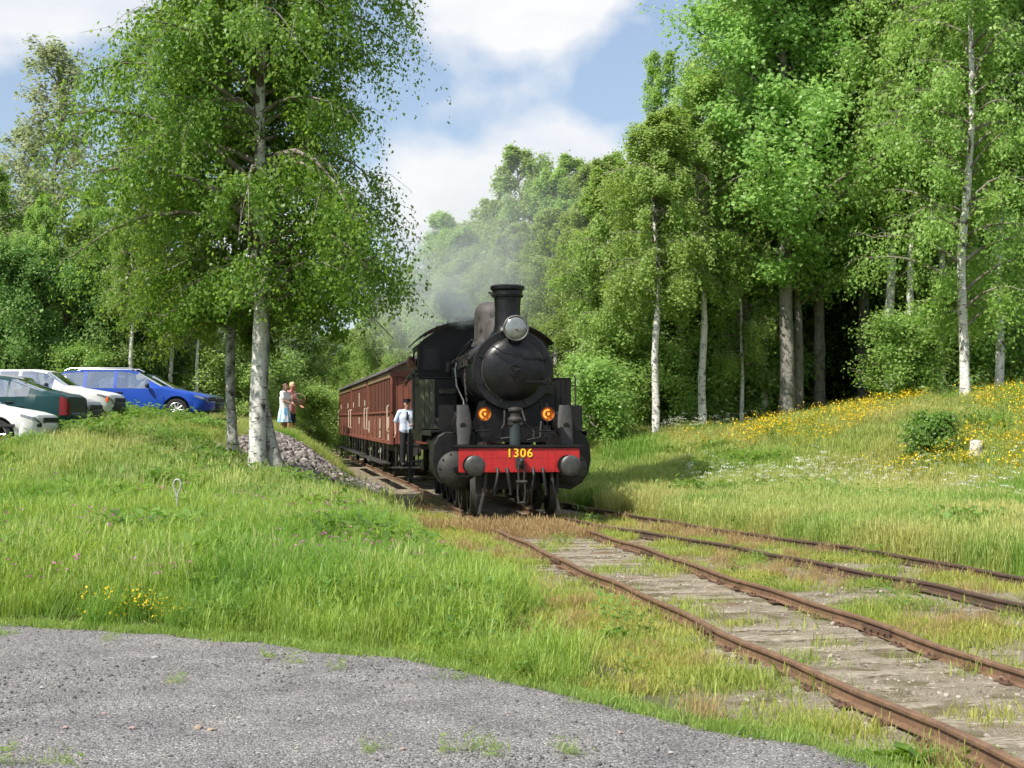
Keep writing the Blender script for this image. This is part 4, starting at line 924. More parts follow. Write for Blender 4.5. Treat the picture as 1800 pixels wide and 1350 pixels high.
M_stl = pm('worn_steel', (0.30, 0.29, 0.28), 0.4, 0.8, col2=(0.16, 0.15, 0.14), vs=8, bump=0.1)
M_buf = pm('greasy_buffer_steel', (0.12, 0.12, 0.115), 0.45, 0.6, col2=(0.06, 0.058, 0.055), vs=7, bump=0.1)
M_shld = pm('tarnished_plate', (0.03, 0.026, 0.023), 0.6, 0.0, col2=(0.018, 0.022, 0.02), vs=6, bump=0.15, dirt=(0.085, 0.072, 0.06), dirt_amt=0.5)
M_num = pm('number_yellow', (0.85, 0.62, 0.03), 0.5)
M_lens = pm('headlamp_glass', (0.30, 0.32, 0.31), 0.14, 0.45, spec=0.8, col2=(0.22, 0.235, 0.23), vs=4)
M_teal = pm('pump_paint', (0.045, 0.062, 0.066), 0.35, 0.1, col2=(0.03, 0.038, 0.042), vs=4)
M_pane = pm('sooty_cab_glass', (0.03, 0.034, 0.036), 0.25, spec=0.25)
M_amb = emit_mat('amber_flame', (1.0, 0.45, 0.08), 1.0)
M_ambg = pm('amber_lens', (0.42, 0.13, 0.02), 0.2, 0.2, spec=0.6)
M_hose = pm('rubber_hose', (0.016, 0.016, 0.017), 0.6)

LO = empty('steam_locomotive', (0.14, 28.27, 0), math.atan(0.125), 'black steam tank locomotive with red buffer beam numbered 1306', 'locomotive')
def lp(name, m, mat, par=None, bevel=0.0, smooth=35): return m.build(name, mat, par or LO, bevel, smooth)
BZ, BR = 2.78, 0.735
# buffer beam
m = MB(); m.box((0, 0.03, 1.095), (2.24, 0.05, 0.46)); beam = lp('buffer_beam', m, M_red, bevel=0.006)
m = MB()
for zz in (0.905, 1.135):
    for i in range(26):
        x = -0.95 + 1.9 * i / 25
        if abs(abs(x) - 0.86) > 0.2 and abs(x) > 0.1: m.ball((x, 0.004, zz), (0.012, 0.010, 0.012), 6, 5)
for x in (-0.66, -0.52, 0.52, 0.66):
    for i in range(7): m.ball((x, 0.004, 0.92 + 0.055 * i), (0.012, 0.010, 0.012), 6, 5)
r_ = lp('rivets', m, M_red, beam); r_['kind'] = 'stuff'
m = MB(); m.box((0, 0.30, 1.345), (2.36, 0.66, 0.035)); m.box((0, 0.0, 1.335), (2.30, 0.04, 0.05)); lp('front_platform', m, M_blk, bevel=0.004)
# number
cu = bpy.data.curves.new('number', 'FONT'); cu.body = '1306'; cu.size = 0.225; cu.align_x = 'CENTER'; cu.align_y = 'CENTER'; cu.extrude = 0.006; cu.offset = 0.003; cu.space_character = 1.12
to = bpy.data.objects.new('number_tmp', cu); COL.objects.link(to)
nme = bpy.data.meshes.new_from_object(to.evaluated_get(bpy.context.evaluated_depsgraph_get())); bpy.data.objects.remove(to)
nme.materials.clear(); nme.materials.append(M_num)
no = link('number', nme, None, beam); no.location = (0.0, -0.006, 1.215); no.rotation_euler = (R(90), 0, 0); no['label'] = 'yellow numerals 1306'
# buffers
for s, z in ((-1, 1.0), (1, 1.0)):
    m = MB(); m.cyl((s * 0.875, 0.0, z), (s * 0.875, -0.30, z), 0.135, 0.10, 20); m.cyl((s * 0.875, -0.28, z), (s * 0.875, -0.50, z), 0.075, n=16); m.cyl((s * 0.875, 0.01, z), (s * 0.875, -0.03, z), 0.18, n=20)
    b = lp('buffer', m, M_blk)
    m = MB(); m.lathe([(0.06, 0), (0.185, 0.005), (0.19, 0.025), (0.17, 0.045), (0.10, 0.058), (0.0, 0.062)], (s * 0.875, -0.48, z), (0, -1, 0), 28); lp('buffer_head', m, M_buf, b)
# coupling
m = MB(); m.box((0, -0.05, 1.03), (0.16, 0.06, 0.2)); m.tube([(0, -0.05, 1.0), (0, -0.22, 1.0), (0, -0.30, 1.03), (0, -0.33, 1.09), (0, -0.28, 1.13)], [0.05, 0.045, 0.045, 0.04, 0.025], 8); hook = lp('coupling_hook', m, M_grim, bevel=0.004)
m = MB()
for s in (-1, 1): m.tube([(s * 0.045, -0.24, 1.03), (s * 0.055, -0.26, 0.86), (s * 0.05, -0.26, 0.72)], 0.018, 6)
m.cyl((-0.10, -0.26, 0.70), (0.10, -0.26, 0.70), 0.03, n=8)
for s in (-1, 1): m.tube([(s * 0.06, -0.26, 0.70), (s * 0.07, -0.25, 0.5), (s * 0.05, -0.25, 0.32)], 0.018, 6)
m.cyl((-0.07, -0.25, 0.32), (0.07, -0.25, 0.32), 0.02, n=8); lp('screw_coupling', m, M_grim)
for x, b_ in ((-0.42, -0.06), (0.42, 0.05), (-0.24, 0.06), (0.24, -0.04)):
    m = MB(); m.tube([(x, 0.02, 0.92), (x, -0.10, 0.93), (x, -0.16, 0.86), (x + b_ * .4, -0.17, 0.7), (x + b_, -0.13, 0.55), (x + b_, -0.10, 0.46)], [0.03, 0.03, 0.028, 0.026, 0.026, 0.03], 8); lp('brake_hose', m, M_hose)
# guard irons
for s in (-1, 1):
    m = MB(); m.tube([(s * 0.60, 0.12, 0.9), (s * 0.63, 0.05, 0.62), (s * 0.70, 0.0, 0.32), (s * 0.755, -0.02, 0.10)], [0.035, 0.032, 0.03, 0.03], 6); lp('guard_iron', m, M_grim)
    m = MB(); m.box((s * 0.72, 0.38, 0.66), (0.06, 0.5, 0.42)); m.box((s * 1.0, 0.35, 0.78), (0.34, 0.3, 0.03)); lp('step_bracket', m, M_blk, bevel=0.004)
# frames
m = MB()
for s in (-1, 1): m.box((s * 0.6, 5.6, 0.95), (0.03, 11.0, 0.66))
m.box((0, 2.0, 0.75), (1.1, 1.6, 0.5)); m.box((0, 7.2, 0.8), (1.0, 2.2, 0.5)); m.box((0, 0.8, 1.0), (1.16, 1.4, 0.3)); lp('frame', m, M_blk)
# smokebox saddle and smokebox
m = MB(); m.loft([[(-0.72, 1.15, 1.4), (0.72, 1.15, 1.4), (0.72, 2.5, 1.4), (-0.72, 2.5, 1.4)], [(-0.5, 1.15, 2.2), (0.5, 1.15, 2.2), (0.5, 2.5, 2.2), (-0.5, 2.5, 2.2)]]); lp('smokebox_saddle', m, M_blk)
m = MB(); m.lathe([(0.60, 0.0), (BR + 0.02, 0.0), (BR + 0.045, 0.03), (BR + 0.045, 0.10), (BR + 0.02, 0.12), (BR + 0.02, 1.55), (BR + 0.01, 1.56)], (0, 0.98, BZ), (0, 1, 0), 48); sbx = lp('smokebox', m, M_smk)
m = MB()
for i in range(40):
    t = 2 * math.pi * i / 40; m.ball((0.745 * math.cos(t), 0.975, BZ + 0.745 * math.sin(t)), 0.012, 6, 4)
rv = lp('rivets', m, M_smk, sbx); rv['kind'] = 'stuff'
m = MB(); m.lathe([(0.60, 0.03), (0.605, -0.02), (0.585, -0.05), (0.50, -0.10), (0.38, -0.145), (0.22, -0.175), (0.08, -0.185), (0.0, -0.186)], (0, 0.96, BZ - 0.0), (0, 1, 0), 48); door = lp('smokebox_door', m, M_smk)
m = MB(); m.torus((0, 0.935, BZ), (0, 1, 0), 0.595, 0.016, 48, 8); lp('door_rim', m, M_grim, door)
m = MB(); m.torus((0, 0.70, BZ - 0.02), (0, 1, 0), 0.11, 0.012, 24, 6); m.cyl((0, 0.80, BZ - .02), (0, 0.68, BZ - .02), 0.025, n=10)
for i in range(3):
    t = i * 2.094 + .3; m.tube([(0, 0.70, BZ - .02), (0.11 * math.cos(t), 0.70, BZ - .02 + 0.11 * math.sin(t))], 0.009, 5)
lp('handwheel', m, M_blk, door)
for zz in (0.22, -0.22):
    m = MB(); m.box((0.40, 0.835, BZ + zz), (0.46, 0.03, 0.045), (0, 0, R(13))); m.cyl((0.63, 0.93, BZ + zz - .06), (0.63, 0.93, BZ + zz + .06), 0.03, n=8); lp('door_hinge', m, M_blk, door)
for i in range(8):
    t = i * math.pi / 4 + .39; m = MB(); m.box((0.655 * math.cos(t), 0.945, BZ + 0.655 * math.sin(t)), (0.11, 0.05, 0.04), (0, -t, 0)); lp('door_clip', m, M_smk, door)
m = MB(); m.tube([(-0.42, 0.80, BZ + .42), (-0.40, 0.72, BZ + .43), (-.18, .66, BZ + .30), (.12, .66, BZ + .28), (.14, .76, BZ + .28)], 0.012, 6); lp('handrail', m, M_blk, door)
# chimney
m = MB(); m.lathe([(0.42, -0.10), (0.36, 0.0), (0.285, 0.08), (0.255, 0.18), (0.25, 0.50), (0.265, 0.74)], (0, 1.85, BZ + BR - 0.02), (0, 0, 1), 32); ch = lp('chimney', m, M_smk)
m = MB(); m.lathe([(0.265, 0.0), (0.31, 0.01), (0.32, 0.05), (0.295, 0.07), (0.295, 0.13), (0.335, 0.16), (0.34, 0.22), (0.30, 0.245), (0.22, 0.25), (0.21, 0.1), (0.2, 0.0)], (0, 1.85, BZ + BR + 0.71), (0, 0, 1), 32); lp('chimney_cap', m, M_smk, ch)
m = MB(); m.box((-0.33, 1.8, BZ + BR + 0.80), (0.1, 0.05, 0.04)); m.tube([(-.30, 1.7, BZ + BR + .78), (-.36, 1.66, BZ + BR + .74)], 0.012, 5); lp('spark_catch', m, M_grim, ch)
# headlamp
hz = 3.565
m = MB(); m.lathe([(0.06, 0.38), (0.14, 0.30), (0.21, 0.16), (0.245, 0.04), (0.255, 0.0), (0.235, -0.02), (0.225, 0.0)], (0.03, 0.78, hz), (0, 1, 0), 32); m.box((0.03, 0.98, 3.32), (0.16, 0.22, 0.05)); m.box((0.03, 1.02, 3.42), (0.10, 0.3, 0.2)); hl = lp('headlamp', m, M_smk)
m = MB(); m.lathe([(0.222, 0.0), (0.20, -0.025), (0.13, -0.05), (0.06, -0.06), (0.0, -0.062)], (0.03, 0.78, hz), (0, 1, 0), 32); lp('lens', m, M_lens, hl)
m = MB(); m.torus((0.03, 0.765, hz), (0, 1, 0), 0.232, 0.016, 32, 8); lp('lens_ring', m, M_stl, hl)
m = MB(); m.ball((0.03, 0.715, hz - 0.02), (0.03, 0.02, 0.025), 8, 6); lp('bulb', m, M_stl, hl)
# boiler with cladding bands
m = MB(); m.cyl((0, 2.5, BZ), (0, 6.4, BZ), 0.72, n=44); boi = lp('boiler', m, M_blk)
for y in (2.6, 3.2, 3.85, 4.5, 5.15, 5.8):
    m = MB(); m.cyl((0, y - .03, BZ), (0, y + .03, BZ), 0.728, n=44); lp('boiler_band', m, M_grim, boi)
m = MB(); m.prism([(-0.8, 5.3, 1.5), (0.8, 5.3, 1.5), (0.8, 5.3, 2.7), (0.7, 5.3, 3.2), (0.4, 5.3, 3.5), (-0.4, 5.3, 3.5), (-0.7, 5.3, 3.2), (-0.8, 5.3, 2.7)], (0, 1.4, 0)); lp('firebox', m, M_blk, bevel=0.03)
# domes
m = MB(); m.lathe([(0.50, -0.12), (0.45, 0.0), (0.425, 0.10), (0.42, 0.58), (0.40, 0.68), (0.33, 0.78), (0.2, 0.83), (0.0, 0.845)], (0, 4.15, BZ + 0.70), (0, 0, 1), 36); lp('steam_dome', m, M_dome)
m = MB(); m.lathe([(0.36, -0.12), (0.33, 0.0), (0.32, 0.3), (0.28, 0.4), (0.12, 0.46), (0.0, 0.47)], (0, 3.05, BZ + 0.68), (0, 0, 1), 28); lp('sand_dome', m, M_dome)
# hand rails and pipes along the boiler
for s in (-1, 1):
    m = MB(); m.tube([(s * 0.84, 1.15, 3.08), (s * 0.84, 5.9, 3.08)], 0.017, 6)
    for y in (1.3, 2.5, 3.7, 4.9): m.tube([(s * 0.70, y, 3.02), (s * 0.84, y, 3.08)], 0.014, 5)
    lp('handrail', m, M_grim)
    m = MB(); m.tube([(s * 0.62, 1.3, 3.2), (s * 0.76, 1.6, 3.0), (s * 0.80, 2.2, 2.9), (s * 0.80, 4.2, 2.86), (s * .86, 5.6, 3.0)], 0.02, 6); m.tube([(s * .3, 3.05, 3.45), (s * .62, 2.9, 3.2), (s * .76, 2.75, 2.7), (s * .74, 2.5, 2.2), (s * .80, 2.3, 1.7)], 0.022, 6); lp('sand_pipe', m, M_grim)
m = MB(); m.tube([(-0.86, 3.4, 3.0), (-0.93, 3.0, 2.85), (-0.95, 2.4, 2.5), (-0.86, 1.9, 2.2), (-0.84, 1.7, 1.8), (-0.84, 1.6, 1.65)], 0.018, 6); lp('oil_pipe', m, M_stl)
m = MB(); m.tube([(-0.42, 4.6, 3.55), (-0.62, 4.4, 3.35), (-0.80, 4.2, 3.1), (-0.98, 4.0, 2.95)], 0.018, 6); m.cyl((-0.98, 4.0, 2.84), (-0.98, 4.0, 3.02), 0.05, n=10); lp('feed_pipe', m, M_grim)
for k in range(5):
    m = MB(); y = 1.9 + 0.5 * k; m.box((-0.77, y, BZ + .18), (0.10, 0.10, 0.14)); m.tube([(-.82, y, BZ + .2), (-.9, y, BZ + .26)], 0.012, 5); lp('boiler_fitting', m, M_grim)
# running plates
for s in (-1, 1):
    m = MB(); m.box((s * 1.10, 5.0, 1.60), (0.84, 6.9, 0.035)); m.box((s * 1.52, 5.0, 1.565), (0.03, 6.9, 0.10)); m.box((s * 0.9, 1.28, 1.47), (0.5, 0.03, 0.26)); lp('running_plate', m, M_blk, bevel=0.004)
# cylinders with rounded cladding, and covers
for s in (-1, 1):
    pr = [(0.70, 1.60), (1.28, 1.60), (1.42, 1.52), (1.50, 1.34), (1.515, 1.06), (1.47, 0.82), (1.34, 0.62), (1.12, 0.50), (0.92, 0.52), (0.78, 0.66), (0.70, 0.80)]
    m = MB(); m.prism([(s * x, 1.05, z) for x, z in pr], (0, 1.15, 0)); cy = lp('cylinder', m, M_blk, bevel=0.015)
    m = MB(); m.lathe([(0.34, 0.0), (0.33, 0.05), (0.25, 0.11), (0.12, 0.145), (0.0, 0.15)], (s * 1.10, 1.06, 0.90), (0, -1, 0), 28); lp('cylinder_cover', m, M_shld, cy)
    m = MB(); m.cyl((s * 1.1, 0.92, 0.9), (s * 1.1, 0.82, 0.9), 0.05, n=10)
    for i in range(10):
        t = i * .628; m.cyl((s * 1.1 + .29 * math.cos(t), 1.0, .9 + .29 * math.sin(t)), (s * 1.1 + .29 * math.cos(t), .955, .9 + .29 * math.sin(t)), 0.018, n=6)
    lp('cover_bolts', m, M_blk, cy)['kind'] = 'stuff'
    # valve chest shield: a bent plate standing on the platform in front of the valve chest
    m = MB(); rings = []
    for k in range(7):
        t = k / 6; zz = 1.37 + 0.74 * t; cx = s * (0.98 - 0.02 * math.sin(t * 3)); hw = 0.135 * (1.1 - 0.5 * abs(t - 0.5)); ring = []
        for j in range(9):
            q = math.pi * j / 8; ring.append((cx + hw * math.cos(q), 0.60 - 0.035 * math.sin(q) + 0.22 * t, zz))
        for j in range(8, -1, -1):
            q = math.pi * j / 8; ring.append((cx + (hw - .012) * math.cos(q), 0.615 - 0.025 * math.sin(q) + 0.22 * t, zz))
        rings.append(ring)
    m.loft(rings); lp('valve_shield', m, M_shld)
    m = MB(); m.cyl((s * 0.98, 0.75, 1.72), (s * 0.98, 2.3, 1.80), 0.20, n=20); m.cyl((s * 0.98, 0.72, 1.72), (s * 0.98, 0.66, 1.72), 0.06, n=10); lp('valve_chest', m, M_blk)
    m = MB(); m.box((s * 1.24, 1.30, 1.86), (0.30, 0.03, 0.5)); lp('wind_plate', m, M_blk, bevel=0.005)
    # side tanks: plank-lined front
    x0, x1 = 0.80, 1.60
    m = MB(); m.box((s * (x0 + x1) / 2, 5.1, 2.155), (x1 - x0 - .01, 2.4, 1.07)); m.box((s * (x0 + x1) / 2, 5.1, 2.70), (x1 - x0 + .03, 2.46, 0.03)); tk = lp('side_tank', m, M_blk, bevel=0.008)
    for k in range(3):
        m = MB(); w = 0.105; m.box((s * (x1 - .055 - k * (w + .006)), 3.885, 2.15), (w, 0.03, 1.04)); lp('plank', m, M_grn if s < 0 else M_blk, tk, bevel=0.004)  # left planks coloured as sunlit, right ones as dark; the difference is painted light
    m = MB(); m.box((s * 1.02, 3.86, 2.42), (0.34, 0.10, 0.10)); m.box((s * 1.02, 3.87, 1.85), (0.36, 0.06, 0.03)); lp('tank_bracket', m, M_grim, tk, bevel=0.004)
    m = MB(); m.tube([(s * 1.70, 3.95, 1.62), (s * 1.70, 3.95, 2.72), (s * 1.62, 3.98, 2.80)], 0.018, 6); m.tube([(s * 1.60, 3.95, 1.7), (s * 1.70, 3.95, 1.7)], 0.014, 5); m.tube([(s * 1.60, 3.95, 2.55), (s * 1.70, 3.95, 2.55)], 0.014, 5); lp('handrail', m, M_grim)
    m = MB(); m.cyl((s * 1.12, 3.35, 1.80), (s * 1.12, 2.9, 1.80), 0.09, n=14); m.box((s * 1.3, 3.3, 1.75), (0.12, 0.22, 0.22)); m.tube([(s * 1.0, 3.2, 1.82), (s * .95, 2.4, 1.8), (s * .98, 2.2, 1.78)], 0.03, 8); lp('lubricator', m, M_grim, None, 0.006)
# marker lamps
for x in (-0.62, 0.57):
    z = 1.94; m = MB(); m.lathe([(0.10, 0.2), (0.13, 0.14), (0.132, 0.0), (0.145, -0.01), (0.145, -0.03), (0.125, -0.03)], (x, 0.30, z), (0, 1, 0), 24, False); m.cyl((x, 0.42, z + .12), (x, 0.42, z + .20), 0.035, n=10)
    m.cyl((x, 0.40, 1.36), (x, 0.40, z - .1), 0.022, n=8); m.box((x, 0.38, 1.62), (0.13, 0.05, 0.22)); m.tube([(x - .16, .36, 1.62), (x + .16, .36, 1.62)], .014, 5); ml = lp('marker_lamp', m, M_blk)
    m = MB(); m.lathe([(0.124, 0.0), (0.11, 0.05), (0.06, 0.08), (0.02, 0.09)], (x, 0.275, z), (0, 1, 0), 20, False); lp('reflector', m, M_ambg, ml)
    m = MB(); m.tube([(x + .075 * math.cos(t), .30, z + .075 * math.sin(t)) for t in np.linspace(1.1, 4.6, 12)], [.006] + [.02] * 10 + [.006], 6); m.ball((x + .01, 0.29, z), (0.026, 0.02, 0.03), 10, 6); lp('flame', m, M_amb, ml)['label'] = 'glowing amber light of the lamp'
# central pump in front of the smokebox
m = MB(); m.cyl((-0.03, 0.42, 1.36), (-0.03, 0.42, 1.76), 0.105, n=20); pu = lp('air_pump', m, M_teal)
m = MB(); m.box((-.03, .42, 1.76), (.26, .2, .05)); m.lathe([(0.10, 0), (0.14, .03), (.14, .08), (.10, .12), (.09, .2), (.13, .22), (.13, .27), (.06, .30)], (-0.03, 0.42, 1.77), (0, 0, 1), 16); lp('pump_head', m, M_grim, pu, 0.004)
for pth in ([(-.3, .5, 1.36), (-.3, .5, 1.62), (-.22, .55, 1.75), (-.18, .8, 2.0)], [(.3, .5, 1.36), (.34, .5, 1.6), (.2, .6, 1.75), (.15, .9, 2.05)], [(-.45, .55, 1.55), (-.3, .45, 1.48), (-.12, .45, 1.5)], [(.2, .45, 1.45), (.45, .5, 1.5), (.5, .7, 1.8)]):
    m = MB(); m.tube(pth, 0.018, 6); lp('pump_pipe', m, M_grim, pu)
# cab
cz0, cy0, cy1, cw = 1.55, 6.3, 8.4, 1.47
def roofz(x): return 4.03 - 0.27 * (x / cw) ** 2 - 0.23 * (abs(x) / cw) ** 5
m = MB()
xs = [-cw, -1.34, -1.02, -0.72, 0.72, 1.02, 1.34, cw]
for a, b in zip(xs[:-1], xs[1:]):       # front wall pieces around the two spectacle openings
    win = (abs(a + b) / 2 > 1.05 and abs(a + b) / 2 < 1.3)
    if win:
        m.prism([(a, cy0, cz0), (b, cy0, cz0), (b, cy0, 2.97), (a, cy0, 2.97)], (0, .03, 0)); m.prism([(a, cy0, 3.46), (b, cy0, 3.46), (b, cy0, roofz(b) - .02), (a, cy0, roofz(a) - .02)], (0, .03, 0))
    else:
        n_ = 8 if b - a > 1 else 1; tp = [(b + (a - b) * i / n_, cy0, roofz(b + (a - b) * i / n_) - .02) for i in range(n_ + 1)]; m.prism([(a, cy0, cz0), (b, cy0, cz0)] + tp, (0, .03, 0))
cab = lp('cab_front', m, M_blk, smooth=0)
for s in (-1, 1):
    m = MB()
    for zz in (2.96, 3.47): m.box((s * 1.18, cy0 - .01, zz), (0.38, 0.05, 0.035))
    for xx in (1.01, 1.35): m.box((s * xx, cy0 - .01, 3.215), (0.035, 0.05, 0.51))
    lp('window_frame', m, M_grim, cab)
    m = MB(); m.box((s * 1.18, cy0 + .015, 3.215), (0.31, 0.008, 0.49)); lp('window_pane', m, M_pane, cab)
    m = MB(); m.prism([(s * cw, cy0 + .03, cz0), (s * cw, cy1, cz0), (s * cw, cy1, 2.5), (s * cw, cy0 + 1.7, 2.5), (s * cw, cy0 + 1.55, 2.62), (s * cw, cy0 + .55, 2.62), (s * cw, cy0 + .40, 2.8), (s * cw, cy0 + .40, 3.5), (s * cw, cy0 + .03, 3.5)], (-s * .03, 0, 0)); m.box((s * (cw - .015), cy0 + 1.95, 3.0), (.03, .26, 1.0)); m.box((s * (cw - .015), cy0 + 1.1, 3.46), (.03, 2.0, .12)); lp('cab_side', m, M_blk, smooth=0)
m = MB(); rings = []
for y in (cy0 - 0.22, cy1 + 0.15):
    rings.append([(x, y, roofz(x / 1.07 if abs(x) > 1e-6 else 0) + .03) for x in np.linspace(-1.57, 1.57, 25)] + [(x, y, roofz(x / 1.07) - .005) for x in np.linspace(1.57, -1.57, 25)])
m.loft(rings); rf = lp('cab_roof', m, M_blk)
m = MB(); m.cyl((-0.58, 6.7, 4.10), (-0.16, 6.7, 4.10), 0.055, n=14); m.cyl((-.6, 6.7, 4.10), (-.57, 6.7, 4.10), 0.065, n=14); m.tube([(-.3, 6.7, 3.95), (-.3, 6.7, 4.1)], .03, 6); lp('whistle', m, M_grim, rf)
m = MB(); m.box((0, 7.4, 4.09), (0.9, 0.8, 0.10)); lp('roof_vent', m, M_blk, rf, 0.01)
for x, y in ((-1.3, 6.4), (-1.05, 6.35), (-.8, 6.4)):
    m = MB(); m.cyl((x, y, roofz(x) + .0), (x, y, roofz(x) + .09), 0.018, n=6); lp('roof_bolt', m, M_grim, rf)
m = MB(); m.box((0, 8.37, 2.4), (2.8, .04, 1.7)); lp('cab_back', m, M_blk)
m = MB(); m.box((0, 10.1, 1.95), (2.5, 3.4, 1.3)); m.box((0, 10.1, 2.75), (2.0, 3.0, .4)); lp('coal_bunker', m, M_blk, None, .02)
# wheels
def wheel(y, r, name='driving_wheel', spokes=12):
    for s in (-1, 1):
        x = s * 0.755; m = MB(); m.lathe([(r - .10, -.06), (r + .028, -.06), (r + .026, -.035), (r, -.03), (r - .006, .065), (r - .05, .07), (r - .10, .06)], (x, y, r), (s, 0, 0), 36, False); m.cyl((x - .1, y, r), (x + .1, y, r), 0.12, n=16)
        for i in range(spokes):
            t = 2 * math.pi * i / spokes; m.tube([(x, y, r), (x, y + (r - .07) * math.cos(t), r + (r - .07) * math.sin(t))], [.04, .03], 6)
        lp(name, m, M_grim)
for y in (1.3, 3.1): wheel(y, 0.42, 'leading_wheel', 9)
for y in (4.4, 6.0, 7.6): wheel(y, 0.72)
wheel(9.8, 0.42, 'trailing_wheel', 9)
for s in (-1, 1):
    m = MB(); m.box((s * .93, 6.0, .62), (.05, 3.4, .12)); lp('coupling_rod', m, M_stl, None, .01)
    m = MB(); m.box((s * 1.05, 4.1, .80), (.05, 3.9, .11), (R(-4), 0, 0)); lp('connecting_rod', m, M_stl, None, .01)
    m = MB(); m.box((s * 1.08, 2.95, 1.08), (.1, 1.5, .06)); m.box((s * 1.08, 3.0, .78), (.1, 1.5, .06)); m.box((s * 1.08, 2.9, .92), (.14, .3, .24)); m.tube([(s * 1.15, 3.7, 1.5), (s * 1.16, 3.75, .9)], .04, 6); m.tube([(s * 1.1, 2.3, 1.5), (s * 1.12, 4.4, 1.25)], .035, 6); lp('slide_bars', m, M_grim, None, .006)
    m = MB()
    for zz in (.45, .85, 1.2): m.box((s * 1.45, 7.9, zz), (.3, .45, .03))
    for yy in (7.7, 8.1): m.box((s * 1.56, yy, 1.0), (.03, .05, 1.2))
    lp('cab_step', m, M_grim)
    m = MB(); m.tube([(s * .95, 3.9, 1.55), (s * 1.0, 3.9, 1.05), (s * 1.0, 3.9, .7)], .03, 6); m.box((s * 1.25, 3.0, 1.35), (.10, .5, .30)); m.cyl((s * 1.2, 4.3, 1.35), (s * 1.2, 5.5, 1.35), .14, n=14); lp('brake_gear', m, M_blk)

# ------------------------------------------------------------------ carriages
M_car = pm('carriage_brown_red', (0.22, 0.066, 0.042), 0.55, 0.0, col2=(0.18, 0.056, 0.036), vs=2, bump=0.08, bs=20, dirt=(0.28, 0.13, 0.08), dirt_amt=0.4)
M_carl = pm('carriage_panel_brown', (0.215, 0.088, 0.058), 0.55, 0.0, col2=(0.175, 0.07, 0.046), vs=2, dirt=(0.24, 0.12, 0.075), dirt_amt=0.4)
M_lett = pm('letterboard_tan', (0.24, 0.155, 0.085), 0.6, col2=(0.19, 0.12, 0.07), vs=3)
M_crf = pm('carriage_roof_felt', (0.13, 0.115, 0.11), 0.85, col2=(0.09, 0.08, 0.078), vs=1.5, bump=0.2, bs=30)
M_und = pm('underframe_black', (0.02, 0.019, 0.018), 0.7, col2=(0.05, 0.043, 0.036), vs=5)
M_cream = pm('cream_fittings', (0.78, 0.68, 0.52), 0.5)
M_cgl = pm('dusty_carriage_glass', (0.022, 0.018, 0.015), 0.9, spec=0.02)
M_dark = pm('dark_interior', (0.02, 0.017, 0.014), 0.8)
